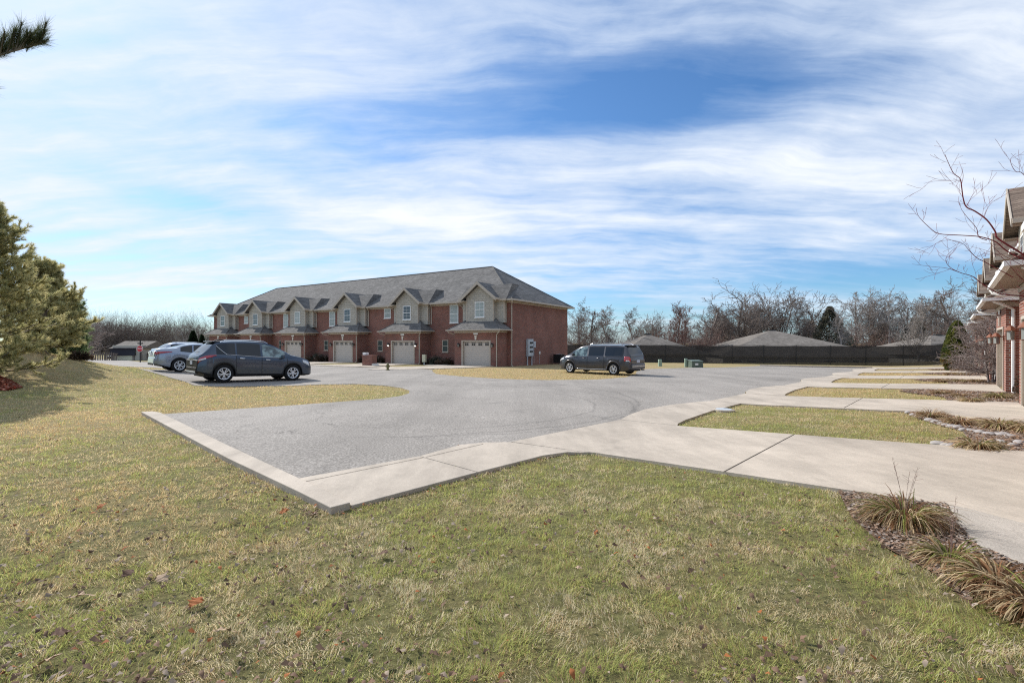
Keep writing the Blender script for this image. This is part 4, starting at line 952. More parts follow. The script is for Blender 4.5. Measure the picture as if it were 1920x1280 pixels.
def sedan():
    root=empty('parked_sedan',(0,0,0),0,'silver blue sedan with red wraparound tail lamps parked beyond the graphite SUV','car','parked cars')
    c=Car(4.55,1.79,[(0,.80),(.02,.98),(.10,1.05),(.35,1.09),(.65,1.13),(1.0,1.27),(1.35,1.39),(1.8,1.445),(2.3,1.43),(2.7,1.33),(3.1,1.15),(3.4,1.02),(3.7,.96),(4.1,.86),(4.4,.72),(4.55,.56)],
        [(0,.92),(.5,.98),(1.2,.97),(2.5,.92),(3.4,.88),(4.55,.70)],[(0,.36),(.3,.28),(.6,.22),(3.9,.20),(4.55,.24)],[.98,3.68],.325,
        [(0,.80),(.10,.89),(.4,.97),(.9,1.),(3.4,1.),(3.9,.96),(4.25,.86),(4.45,.72),(4.55,.60)],.36,.375)
    c.build(root,M['p_sedan'],[(.95,1.45),(1.5,2.15),(2.2,3.0)],(2.55,3.3),(.66,1.22))
    finish(c,root,M['p_sedan'],(1.48,2.18,3.1),(1.55,2.3),0,0,0,0,spk=10)
    c.patch(root,'tail_lamp',M['redlamp'],.010,.62,4.6,5.8,.010,nx=12,taper=(5.55,5.8))
    c.patch(root,'headlamp',M['clearlamp'],4.0,4.4,5.0,6.0,.008,nx=8)
    m=MB(); m.box(-.03,.04,-.66,.66,.30,.62); m.build('rear_bumper',M['p_sedan'],root,bevel=.05)
    m=MB(); m.box(-.034,.0,-.55,.55,.26,.36); m.build('bumper_insert',M['darkplastic'],root,bevel=.01)
    m=MB(); m.box(-.028,.03,-.60,.60,.66,.93); m.build('boot_lid',M['p_sedan'],root,bevel=.04)
    m=MB(); m.box(-.040,-.029,-.20,.20,.70,.84); m.build('number_plate',M['plate'],root)
    m=MB(); m.lathe([(.05,-.045),(.05,-.03)],12,(0,0,.89),'x'); m.build('badge',M['chrome'],root)
    for s in (1,-1):
        m=MB(); m.box(-.036,.02,s*.42,s*.66,.77,.90); m.build('tail_lamp',M['redlamp'],root,bevel=.01)
    mirror(root,2.95,1.0,.86,M['p_sedan'])
    place(root,4.9,28.3,hV); return root
def hatch():
    root=empty('parked_hatchback',(0,0,0),0,'pale silver hatchback whose roof shows behind the silver blue sedan','car','parked cars')
    c=Car(4.3,1.78,[(0,.90),(.03,1.05),(.15,1.15),(.35,1.34),(.6,1.50),(.9,1.545),(1.6,1.58),(2.1,1.565),(2.5,1.45),(3.0,1.18),(3.3,1.05),(3.8,.94),(4.15,.78),(4.3,.6)],
        [(0,.98),(.5,1.08),(1.5,1.02),(3.2,.93),(4.3,.75)],[(0,.38),(.4,.26),(3.8,.24),(4.3,.28)],[.80,3.42],.33,
        [(0,.82),(.12,.9),(.4,.97),(.9,1.),(3.2,1.),(3.7,.95),(4.1,.82),(4.3,.62)],.32,.38)
    c.build(root,M['p_hatch'],[(.55,1.15),(1.2,2.0),(2.07,2.95)],(2.4,3.2),(.17,.52))
    finish(c,root,M['p_hatch'],(1.17,2.04,3.0),(1.3,2.2),0,0,0,0)
    c.patch(root,'tail_lamp',M['redlamp'],.012,.3,4.6,5.9,.010,nx=6)
    m=MB(); m.box(-.03,.05,-.68,.68,.36,.62); m.build('rear_bumper',M['p_hatch'],root,bevel=.04)
    m=MB(); m.box(-.03,-.012,-.2,.2,.72,.85); m.build('number_plate',M['plate'],root)
    for s in (1,-1):
        y,z=c.row(1.0,9.2); m=MB(); m.tube([(.8,s*y,1.53),(.95,s*y,1.60),(1.7,s*y,1.63),(2.1,s*y,1.59)],.02,6); m.build('roof_rail',M['chrome'],root)
    mirror(root,2.8,1.02,.86,M['p_hatch'])
    place(root,5.75,32.3,hV); return root
def van():
    root=empty('parked_minivan',(0,0,0),0,'dark grey minivan parked near the brick gable end, seen from its left rear','minivan','parked cars')
    c=Car(5.14,2.0,[(0,.86),(.02,1.02),(.06,1.15),(.16,1.40),(.28,1.62),(.42,1.70),(.8,1.735),(1.8,1.75),(2.8,1.74),(3.2,1.69),(3.55,1.55),(3.95,1.33),(4.25,1.16),(4.5,1.07),(4.8,.95),(5.03,.78),(5.14,.60)],
        [(0,1.05),(.5,1.08),(2,1.06),(3.5,1.04),(4.3,1.0),(5.14,.8)],[(0,.38),(.3,.28),(.7,.24),(4.6,.22),(5.14,.26)],[1.02,4.10],.345,
        [(0,.83),(.08,.90),(.3,.96),(.8,.99),(1.2,1.),(4.0,1.),(4.5,.95),(4.9,.82),(5.14,.62)],.22,.40)
    c.build(root,M['p_van'],[(.42,1.62),(1.70,2.76),(2.86,3.95)],(3.18,4.2),(.08,.27),clear=[(2.86,3.95)])
    finish(c,root,M['p_van'],(1.66,2.81,3.86),(1.95,2.95),0,0,0,0)
    c.patch(root,'side_moulding',M['chrome'],1.5,3.62,1.75,2.05,.010,nx=12,nr=1)
    c.patch(root,'sliding_door_track',M['black'],.45,1.66,5.85,5.98,.004,nx=8,nr=1)
    c.patch(root,'tail_lamp',M['redlamp'],.010,.34,4.3,6.6,.012,nx=8,nr=6); c.patch(root,'tail_lamp_lens',M['clearlamp'],.012,.22,4.2,4.55,.018,nx=4)
    c.patch(root,'headlamp',M['clearlamp'],4.55,4.98,4.9,6.2,.008,nx=8)
    c.patch(root,'wheel_arch_trim',M['p_van'],1.02-.46,1.02+.46,1.0,2.6,.016,nx=24,nr=3); c.patch(root,'wheel_arch_trim',M['p_van'],4.10-.46,4.10+.46,1.0,2.6,.016,nx=24,nr=3)
    m=MB(); m.box(-.07,.06,-.78,.78,.34,.66); m.build('rear_bumper',M['p_van'],root,bevel=.05)
    m=MB(); m.box(-.078,-.03,-.74,.74,.50,.55); m.build('bumper_strip',M['chrome'],root)
    m=MB(); m.box(-.03,.03,-.80,.80,.67,.90); m.build('tailgate',M['p_van'],root,bevel=.03)
    m=MB(); m.box(-.042,-.03,-.17,.17,.73,.88); m.build('number_plate',M['plate'],root)
    m=MB(); m.box(.18,.5,-.66,.66,1.69,1.73); m.build('roof_spoiler',M['p_van'],root,bevel=.02)
    # the steep rear window
    vs=[];
    for t_,zz in ((0,1.06),(1,1.62)):
        xx=[p for p in np.linspace(0,.4,200)]; x_=min(xx,key=lambda q:abs(interp(c.top,q)-zz)); vs.append((x_-.012,zz))
    m=MB(); m.hexa([(vs[0][0],-.74,vs[0][1]),(vs[0][0],.74,vs[0][1]),(vs[0][0]+.03,.74,vs[0][1]),(vs[0][0]+.03,-.74,vs[0][1]),(vs[1][0],-.60,vs[1][1]),(vs[1][0],.60,vs[1][1]),(vs[1][0]+.03,.60,vs[1][1]),(vs[1][0]+.03,-.60,vs[1][1])]); m.build('rear_window',M['cglass'],root,bevel=.01)
    for s in (1,-1):
        m=MB(); m.tube([(.6,s*.62,1.73),(.8,s*.66,1.80),(2.6,s*.66,1.81),(2.8,s*.62,1.75)],.020,6); m.build('roof_rail',M['chrome'],root)
    m=MB(); m.lathe([(.035,-.12),(.035,.1)],12,(0,-.55,.30),'x'); m.build('exhaust',M['chrome'],root)
    mirror(root,3.75,1.12,.97,M['black'])
    x,y=G(1151.6,703.5)   # near rear wheel
    aa=V[0]*x+V[1]*y; bb=Q[0]*x+Q[1]*y
    place(root,aa+.88,bb-1.02,hQ); return root
suv(); sedan(); hatch(); van()
# ------------------------------------------------------------------ vegetation
def segmesh(name,segs,nmap=(6,5,4,3,3)):
    """segs: list of (p0,p1,r0,r1,level)"""
    V_=[];F_=[];o_=0
    for lv in sorted({s[4] for s in segs}):
        S=[s for s in segs if s[4]==lv]; n=nmap[min(lv,len(nmap)-1)]
        p0=np.array([s[0] for s in S]); p1=np.array([s[1] for s in S]); r0=np.array([s[2] for s in S]); r1=np.array([s[3] for s in S])
        d=p1-p0; d/=np.linalg.norm(d,axis=1,keepdims=True)+1e-9
        ref=np.where(np.abs(d[:,2:3])<.9,np.array([[0,0,1.]]),np.array([[1.,0,0]]))
        a=np.cross(d,ref); a/=np.linalg.norm(a,axis=1,keepdims=True); b=np.cross(a,d)
        t=2*PI*np.arange(n)/n; ring=a[:,None]*np.cos(t)[None,:,None]+b[:,None]*np.sin(t)[None,:,None]
        vv=np.concatenate([p0[:,None]+ring*r0[:,None,None],p1[:,None]+ring*r1[:,None,None]],1)
        base=np.arange(len(S))[:,None,None]*2*n; k=np.arange(n); f=np.stack([k,(k+1)%n,n+(k+1)%n,n+k],-1)[None]
        V_.append(vv.reshape(-1,3)); F_.append((base+f).reshape(-1,4)+o_); o_+=len(S)*2*n
    return npmesh(name,np.concatenate(V_),np.concatenate(F_))
def rv(R): 
    v=Vector((R.gauss(0,1),R.gauss(0,1),R.gauss(0,1))); return v.normalized()
def grow(segs,R,p,d,L,r,lv,cfg):
    c=cfg[lv]; n=c['n']; st=L/n; kids=[]
    for i in range(n):
        d=(d+rv(R)*c['wob']+Vector((0,0,c['up']))).normalized(); q=p+d*st; rn=r*(1-(1-c['tip'])/n*(1 if lv else 1)); rn=max(rn,.0035)
        segs.append((tuple(p),tuple(q),r,rn,lv))
        if lv+1<len(cfg) and (i+1)/n>c['start']: kids.append((q,d,rn,(i+1)/n))
        p=q; r=rn
    if lv+1>=len(cfg): return
    k2=cfg[lv+1]; m=c['kids']
    for j in range(m):
        q,dd,rr_,t=kids[min(len(kids)-1,int(j*len(kids)/m))]
        ang=math.radians(R.uniform(*k2['ang'])); ax=dd.cross(rv(R)).normalized(); nd=Matrix.Rotation(ang,3,ax)@dd
        if k2.get('flat'): nd.z*=k2['flat']; nd.normalize()
        grow(segs,R,q.copy(),nd,L*R.uniform(*k2['len'])*(1.1-.25*t if (lv==0 and cfg[0]['tip']>.5) else 1.15-.45*t if lv==0 else 1.1-.3*t),max(.0035,rr_*R.uniform(*k2['rad'])),lv+1,cfg)
def bare(seed,hgt,r0,kind):
    R=random.Random(seed); segs=[]
    if kind=='spread': cfg=[dict(n=5,wob=.07,up=.05,tip=.65,start=.30,kids=12),dict(n=7,wob=.12,up=.05,tip=.25,start=.2,kids=9,ang=(18,62),len=(1.5,2.4),rad=(.32,.60)),
        dict(n=4,wob=.22,up=.05,tip=.35,start=.1,kids=6,ang=(25,60),len=(.35,.6),rad=(.45,.7)),dict(n=3,wob=.28,up=.04,tip=.4,start=.1,kids=5,ang=(25,65),len=(.4,.65),rad=(.5,.7)),dict(n=2,wob=.3,up=.05,tip=.5,start=0,kids=0,ang=(20,60),len=(.4,.7),rad=(.5,.7))]; tl=hgt*.42
    elif kind=='upright': cfg=[dict(n=9,wob=.05,up=.06,tip=.15,start=.15,kids=20),dict(n=4,wob=.12,up=.16,tip=.3,start=.15,kids=6,ang=(18,45),len=(.22,.42),rad=(.35,.55)),
        dict(n=3,wob=.2,up=.14,tip=.35,start=.1,kids=5,ang=(20,50),len=(.3,.6),rad=(.5,.7)),dict(n=2,wob=.25,up=.1,tip=.4,start=.1,kids=3,ang=(20,50),len=(.4,.7),rad=(.5,.7)),dict(n=2,wob=.25,up=.08,tip=.5,start=0,kids=0,ang=(20,50),len=(.5,.8),rad=(.6,.8))]; tl=hgt*.93
    else: cfg=[dict(n=9,wob=.10,up=.05,tip=.2,start=.22,kids=15),dict(n=5,wob=.2,up=.05,tip=.3,start=.15,kids=6,ang=(30,70),len=(.26,.48),rad=(.35,.6)),
        dict(n=3,wob=.25,up=.05,tip=.35,start=.1,kids=5,ang=(25,60),len=(.35,.6),rad=(.5,.7)),dict(n=3,wob=.3,up=.04,tip=.4,start=.1,kids=4,ang=(25,60),len=(.4,.7),rad=(.5,.7)),dict(n=2,wob=.3,up=.04,tip=.5,start=0,kids=0,ang=(20,60),len=(.5,.8),rad=(.6,.8))]; tl=hgt*.86
    grow(segs,R,Vector((0,0,-.3)),Vector((R.uniform(-.05,.05),R.uniform(-.05,.05),1)).normalized(),tl,r0,0,cfg)
    zm=max(s[1][2] for s in segs); k=hgt/zm
    segs=[(tuple(np.array(a)*k),tuple(np.array(b)*k),c,d,l) for a,b,c,d,l in segs]
    return segs
protoM=[]
for sd,kind,r0 in ((1,'spread',.26),(2,'spread',.24),(3,'oval',.20),(4,'oval',.17),(5,'upright',.13),(6,'oval',.18),(8,'spread',.22),(9,'upright',.12)):
    segs=[(a,b,max(c,.016 if l>2 else .02),max(d,.012),l) for a,b,c,d,l in bare(sd,10.,r0,kind)]
    tm=segmesh('trunk',[s for s in segs if s[4]==0]); cm=segmesh('crown',[s for s in segs if s[4]>0]); protoM.append((tm,cm,kind))
def put_tree(k,x,y,hgt,rz,label,group,bark,wide=1.,name='bare_tree',zb=None,cat='tree'):
    z=Hf(x,y) if zb is None else zb
    root=empty(name,(x,y,z),rz,label,cat,group); s=hgt/10.; root.scale=(s*wide,s*wide,s)
    for nm,me in zip(('trunk','crown'),protoM[k][:2]):
        o=link(nm,me,root); 
        if not me.materials: me.materials.append(bark)
        o.material_slots[0].link='OBJECT'; o.material_slots[0].material=bark
    return root
BF='bare trees beyond the black fence'
def tr(k,px,ytop,Y,label,wide=1.,bark='bark',group=BF,rz=None,name='bare_tree'):
    x,y=at(px,Y); z=Hf(x,y); top=CZ-(ytop-641)/F*Y
    return put_tree(k,x,y,top-z,random.uniform(0,6) if rz is None else rz,label,group,M[bark],wide,name)
tr(2,1115,556,76,'bare tree with open arching crown nearest the gable end of the brick terrace')
tr(3,1142,570,70,'dark bare tree just above the parked minivan','1' and 1.)
tr(5,1085,572,92,'pale bare tree whose low limbs reach behind the corner of the brick terrace')
tr(3,1190,573,84,'thin bare tree between minivan and the low grey hip roof')
tr(6,1222,580,96,'fine twigged bare tree rising straight behind the low grey hip roof')
tr(4,1270,562,72,'narrow bare tree with upright broomlike branches right of the low grey hip roof',1.1,'bark_red'); tr(7,1284,572,74,'slimmer of the two upright reddish trees right of the low grey hip roof',1.0,'bark_red')
tr(2,1322,550,80,'rounded bare tree filling the gap left of the two great spreading trees',1.15)
tr(0,1384,526,82,'largest spreading bare tree, left of the big tan roof peak',1.25,rz=.6)
tr(1,1458,530,84,'broad spreading bare tree rising directly behind the big tan roof peak',1.2,rz=2.)
tr(3,1506,552,78,'slender bare tree just right of the big tan roof peak',.75)
tr(5,1602,543,86,'tall pale barked tree right of the dark conifer',1.0,'bark_pale'); tr(3,1580,568,74,'whitish slender tree directly beside the dark conifer',.8,'bark_pale')
tr(2,1540,560,100,'faint bare tree showing over the top of the dark conifer')
tr(6,1640,536,90,'tall bare tree midway between dark conifer and columnar evergreen',1.05); tr(3,1668,545,82,'pale bare tree left of the tan roof by the columnar evergreen',.9,'bark_pale')
tr(5,1700,549,88,'bare tree rising above the tan roof by the columnar evergreen')
tr(4,1722,560,58,'white barked leaning sapling close behind the black fence',1.2,'bark_pale')
tr(1,1752,538,96,'wide bare tree behind the columnar evergreen, left one',.9); tr(2,1796,512,82,'tallest bare tree right above the columnar evergreen',1.1)
tr(3,1830,522,88,'bare tree touching the white gutter ends of the right terrace'); tr(6,1350,572,104,'small far bare tree between the great spreading trees'); tr(5,1420,560,106,'small far bare tree behind the great spreading trees, right of centre')
LF='bare woodland trees along the left horizon'
for k,(px,yt,Y,w) in enumerate([(172,598,100,1.1),(192,604,112,1),(213,602,104,1.2),(236,600,98,1.),(258,606,108,1.2),(277,603,100,1.),(298,608,110,1.3),(318,606,100,1.1),(152,610,90,1.2),(372,606,98,1.1),(225,612,120,1.3),(186,596,118,1.)]):
    tr([2,3,5,6,3,2,5,3,6,5,2,3][k],px,yt,Y,'leafless grey brown tree in the dense woodland row on the left horizon',w,'bark' if k%3 else 'bark_red',LF)
tr(2,347,597,88,'larger bare tree just left of the far brick terrace, over the silver cars',1.2,'bark_pale',LF)
tr(3,150,556,36,'bare tree with fine bluish twigs sticking out behind the smallest pine',1.1,'twig_grey',None)
# thickets: a mass of stems
def thicket(name,label,spots,hgt,n,bark,seed):
    R=random.Random(seed); segs=[]
    for (x,y,wd) in spots:
        z=Hf(x,y)
        for _ in range(n):
            xx=x+R.uniform(-wd,wd); yy=y+R.uniform(-3,3); h=hgt*R.uniform(.45,1.05)
            d=Vector((R.gauss(0,.18),R.gauss(0,.18),1)).normalized(); p=Vector((xx,yy,z-.2)); r=.035; L=h/4
            for i in range(4):
                d=(d+rv(R)*.16).normalized(); q=p+d*L; segs.append((tuple(p),tuple(q),r,r*.75,2)); 
                for _k in range(3):
                    e=(d+rv(R)*.75).normalized(); q2=q+e*L*R.uniform(.4,.9); segs.append((tuple(q),tuple(q2),r*.5,r*.3,3))
                    e2=(e+rv(R)*.6).normalized(); segs.append((tuple(q2),tuple(q2+e2*L*.5),r*.32,r*.2,3))
                p=q; r*=.75
    tag(link(name,segmesh(name,segs,(4,4,3,3)),None,M[bark]),label,'undergrowth',None,'stuff')
thicket('reddish_undergrowth','reddish brown thicket of saplings between the houses behind the fence',[at(p,Y)+(3.2,) for p,Y in ((1120,80),(1160,76),(1200,88),(1255,72),(1290,74),(1325,76),(1360,88),(1400,98),(1540,88),(1580,86),(1625,80),(1665,88),(1700,92),(1740,78),(1800,74))],6.2,85,'bark_red',5)
thicket('grey_undergrowth','dense grey brown thicket at the foot of the left woodland',[at(p,Y)+(4.,) for p,Y in ((130,92),(165,90),(195,92),(225,96),(255,94),(290,96),(325,94),(365,92),(395,96),(160,120),(220,122),(280,122),(340,120),(1080,84),(1440,106))],7.4,150,'bark',6)
# ---- needle / leaf clumps
def needles(P,D,n,L,w,spread,c0,c1,seed,droop=0.):
    g=np.random.default_rng(seed); m=len(P); N=m*n
    p=np.repeat(P,n,0); d=np.repeat(D,n,0); t=g.uniform(0,1,(N,1))
    r=g.normal(size=(N,3)); r-=d*(r*d).sum(1,keepdims=True); r/=np.linalg.norm(r,axis=1,keepdims=True)
    a=g.uniform(*spread,(N,1)); nd=d*np.cos(a)+r*np.sin(a); nd[:,2]-=droop; base=p-d*t*L*.9
    ln=L*g.uniform(.75,1.15,(N,1)); s=np.cross(nd,g.normal(size=(N,3))); s/=np.linalg.norm(s,axis=1,keepdims=True)+1e-9
    tip=base+nd*ln; v=np.stack([base-s*w/2,base+s*w/2,tip],1).reshape(-1,3); f=np.arange(N*3).reshape(-1,3)
    k=np.repeat(g.uniform(0,1,(m,1)),n,0)*.7+g.uniform(0,.3,(N,1)); c=np.array(c0)*(1-k)+np.array(c1)*k
    return v,f,np.repeat(c,3,0)
def pine_parts(seed,hgt,rad,nl=.12,nw=.009,n=24,zs=.5,c0=(.23,.25,.10),c1=(.84,.74,.40)):
    R=random.Random(seed); segs=[];P=[];D=[]
    trunk=[]; p=Vector((0,0,-.3)); N=10
    for i in range(N):
        q=Vector((R.gauss(0,.03),R.gauss(0,.03),-.3+(hgt+.3)*(i+1)/N)); r=.13*(1-i/N)+.02; trunk.append((tuple(p),tuple(q),r,r-.013,0)); p=q
    z=zs
    while z<hgt-.15:
        f=1-(z/hgt); L=rad*min(1,(f*1.5)**.75)*R.uniform(.85,1.1)*(1 if z>1.0 else .85); a0=R.uniform(0,6.3); nb=6
        for k in range(nb):
            a=a0+k*2*PI/nb+R.uniform(-.3,.3); Lk=max(.25,L*R.uniform(.7,1.15)); up=-.10+.75*(1-f)+R.uniform(-.08,.15)
            d=Vector((math.cos(a),math.sin(a),up)).normalized(); p=Vector((0,0,z)); ns=5; r=.03*(.4+f)
            for i in range(ns):
                d=(d+rv(R)*.09+Vector((0,0,.07))).normalized(); q=p+d*Lk/ns; segs.append((tuple(p),tuple(q),r,r*.8,2)); r*=.8
                if i>=1:
                    for _ in range(4 if i<ns-1 else 3):
                        e=(d*.75+rv(R)*.75+Vector((0,0,.28))).normalized(); l2=R.uniform(.18,.42)*(1.25-i/ns*.6)*min(1,rad/1.8+.3)
                        q2=q+e*l2; segs.append((tuple(q),tuple(q2),.008,.005,3)); 
                        e2=(e+Vector((0,0,.35))).normalized()
                        for tt in (.45,.75,1.): P.append(tuple(q+e*l2*tt)); D.append(tuple(e if tt<1 else e2))
                        for _s in range(2):
                            e3=(e+rv(R)*.6+Vector((0,0,.3))).normalized(); q3=q2+e3*.12; P.append(tuple(q3)); D.append(tuple(e3)); segs.append((tuple(q2),tuple(q3),.005,.004,3))
                p=q
            P.append(tuple(p)); D.append(tuple((d+Vector((0,0,.6))).normalized()))
        z+=.27*R.uniform(.8,1.2)
    for _ in range(26): # leading shoots at the top
        P.append((R.gauss(0,.07),R.gauss(0,.07),hgt-R.uniform(-.25,.5))); D.append(tuple(Vector((R.gauss(0,.3),R.gauss(0,.3),1)).normalized()))
    v,f,c=needles(np.array(P),np.array(D),n,nl,nw,(.2,1.05),c0,c1,seed)
    return trunk,segs,v,f,c
def pine(seed,x,y,hgt,rad,label,group,**kw):
    t=empty('pine_tree',(x,y,Hf(x,y)),0,label,'pine tree',group); a,s,v,f,c=pine_parts(seed,hgt,rad,**kw)
    link('trunk',segmesh('trunk',a,(8,)),t,M['bark']); link('branch',segmesh('branch',s,(4,4,3,3)),t,M['bark'])
    link('crown',npmesh('crown',v,f,c),t,M['needle']); return t
PG='pines on the grassy mound'
pine(21,-16.8,14.9,5.5,2.05,'largest pine on the mound, cut off by the left edge of the picture',PG,n=36,nw=.012,zs=.15)
pine(22,-19.9,20.2,3.7,1.55,'middle sized pine between the largest and the smallest on the mound',PG,n=30,nl=.14,nw=.014,zs=.2)
pine(23,-22.9,24.2,3.6,1.1,'smallest and farthest pine on the mound, dark green at its foot',PG,n=30,nl=.15,nw=.015,zs=.2,c0=(.10,.17,.08),c1=(.4,.46,.22))
# near pine whose branch tips hang into the top left corner
t=empty('pine_tree',(-7.6,4.6,Hf(-7.6,4.6)),0,'near pine whose dark branch tip hangs into the top left corner','pine tree',None)
segs=[];P=[];D=[];R=random.Random(5)
tr_=[((0,0,-.3),(0.05,0,2.),.13,.11,0),((.05,0,2.),(0,.05,4.4),.11,.06,0),((0,.05,4.4),(0,0,6.2),.06,.015,0)]
def limb(p0,p1,k,lo=.35,nb=20,sp=.30):
    p0=Vector(p0);p1=Vector(p1); N=10; pr=p0; segs=[]
    for i in range(1,N+1):
        tt=i/N; q=p0.lerp(p1,tt)+Vector((0,0,-.10*math.sin(PI*tt))); segs.append((tuple(pr),tuple(q),.022*(1-tt*.75),.022*(1-(tt+.08)*.72),2)); pr=q
    dv=(p1-p0).normalized()
    for j in range(nb):
        tt=lo+(1-lo)*j/nb; q=p0.lerp(p1,tt)+Vector((0,0,-.10*math.sin(PI*tt))); e=(dv*.9+rv(R)*.35+Vector((0,0,R.uniform(0,.75)+(R.uniform(0,.9) if nb>50 else 0)))).normalized(); l=R.uniform(.12,sp)*(1.1-tt*.5)
        segs.append((tuple(q),tuple(q+e*l),.006,.004,3))
        for s_ in (.5,.8,1.): P.append(tuple(q+e*l*s_)); D.append(tuple(e))
    for s_ in (.8,.88,.94,1.): P.append(tuple(p0.lerp(p1,s_))); D.append(tuple(dv))
    link('branch',segmesh('branch',segs,(5,5,5,4)),t,M['bark'])
def rel(px,Y,py): q=at(px,Y,py); return (q[0]+7.6,q[1]-4.6,q[2]-Hf(-7.6,4.6))
zt_=rel(78,3.5,80)[2]; limb((.05,0,zt_+.12),rel(80,3.5,80),0,.70,64,.36); limb((.05,0,4.0),rel(-14,3.7,176),1,.6,14); limb((.0,0,2.6),rel(-18,3.9,150),2,.6,10)
limb((.0,0,4.6),(-1.2,1.4,5.0),3,.3,14); limb((.0,0,3.6),(-1.6,-.6,3.9),3,.3,14); limb((0,0,5.2),(.7,-.8,5.9),3,.3,12)
link('trunk',segmesh('trunk',tr_,(8,)),t,M['bark'])
v,f,c=needles(np.array(P),np.array(D),40,.095,.0022,(.12,.85),(.03,.05,.02),(.12,.13,.055),9); link('crown',npmesh('crown',v,f,c),t,M['needle'])
def leafcrown(n,fn,size,c0,c1,seed,upb=.7,rust=None):
    """fn(u random arrays)->points; small pointed leaves"""
    g=np.random.default_rng(seed); p,out=fn(g,n)
    d=out+g.normal(size=p.shape)*.45; d[:,2]+=upb; d/=np.linalg.norm(d,axis=1,keepdims=True)
    s=np.cross(d,g.normal(size=p.shape)); s/=np.linalg.norm(s,axis=1,keepdims=True)+1e-9
    L=size*g.uniform(.6,1.3,(n,1)); v=np.stack([p,p+d*L*.5+s*L*.28,p+d*L,p+d*L*.5-s*L*.28],1).reshape(-1,3); f=np.arange(n*4).reshape(-1,4)
    k=np.clip(fbm(p[:,0]*2.5+p[:,2]*1.7,p[:,1]*2.5+p[:,2]*2.1,seed)[:,None]*1.6-.4+g.uniform(-.25,.25,(n,1)),0,1); c=np.array(c0)*(1-k)+np.array(c1)*k
    if rust is not None:
        m=rust(p,g)[:,None]; c=c*(1-m)+np.array([.22,.10,.03])*m
    return v,f,np.repeat(c,4,0)
def column_fn(h,r,lob=.18,cone=.0,z0=.0):
    def fn(g,n):
        a=g.uniform(0,2*PI,n); z=g.uniform(0,1,n); rr_=r*(np.clip(1-z**2.2,0,1)**.6 if not cone else np.clip(1-z,0,1)**cone+.02)*np.clip(.55+z*3,0,1)
        rr_=rr_*(1+lob*(fbm(a*1.6,z*5,int(h*10))-.5)*2+lob*.5*np.sin(a*5+z*9)); k=1-.45*g.uniform(0,1,n)**2
        p=np.stack([np.cos(a)*rr_*k,np.sin(a)*rr_*k,z0+z*h],-1); return p,np.stack([np.cos(a),np.sin(a),0*a],-1)*.7
    return fn
def evergreen(name,x,y,h,r,label,cat,group,n,size,c0,c1,seed,rust=None,cone=0,lean=0,lob=.18,upb=.9):
    t=empty(name,(x,y,Hf(x,y)),0,label,cat,group); t.rotation_euler=(0,lean,0)
    m=MB(); m.tube([(0,0,-.3),(0,0,h*.85)],[.09,.02],7); m.build('trunk',M['bark'],t)
    v,f,c=leafcrown(n,column_fn(h,r,lob,cone),size,c0,c1,seed,upb,rust); link('crown',npmesh('crown',v,f,c),t,M['needle']); return t
p=AB(44.6,-.10); x,y=at(1789,32.9)
evergreen('arborvitae',x,y,3.35,.66,'tall columnar evergreen with rusty brown foot beside the right terrace','evergreen',None,26000,.14,(.05,.085,.025),(.26,.25,.07),41,rust=lambda p,g:np.clip((1.5-p[:,2])*.8,0,.75)*(g.uniform(0,1,len(p))<.55)*(fbm(p[:,0]*3,p[:,2]*3,3)>.45),lean=.07)
x,y=at(362,63); evergreen('arborvitae',x,y,3.75,.95,'dark conical evergreen rising behind the graphite SUV','evergreen','dark conical evergreens by the far terrace',9000,.22,(.012,.022,.012),(.03,.05,.025),42,cone=.8)
x,y=at(379,62); evergreen('arborvitae',x,y,3.3,.6,'narrow dark evergreen tip at the left corner of the far terrace','evergreen','dark conical evergreens by the far terrace',6000,.2,(.012,.022,.012),(.03,.05,.025),43,cone=.8)
for i,(px,yt,Y,r,lab) in enumerate(((1556,576,78,3.7,'dark conical conifer standing right of the big tan roof'),(1716,597,80,3.0,'dim green conifer left of the columnar evergreen'),(1655,600,98,3.6,'dusky evergreen mass in the gap of the bare trees near centre right'),(1408,612,112,4.,'far dark evergreen low between the spreading trees'),(1520,602,118,3.2,'far dark evergreen just right of the slender bare tree'),(1365,606,116,2.6,'far dark evergreen left of the great spreading trees'))):
    x,y=at(px,Y); zt=CZ-(yt-641)/F*Y; h=zt-Hf(x,y)
    evergreen('conifer',x,y,h,r,lab,'conifer','conifers beyond the fence',9000,.34,(.10,.105,.08),(.24,.22,.16),50+i,cone=.85,lob=.35,upb=.1)
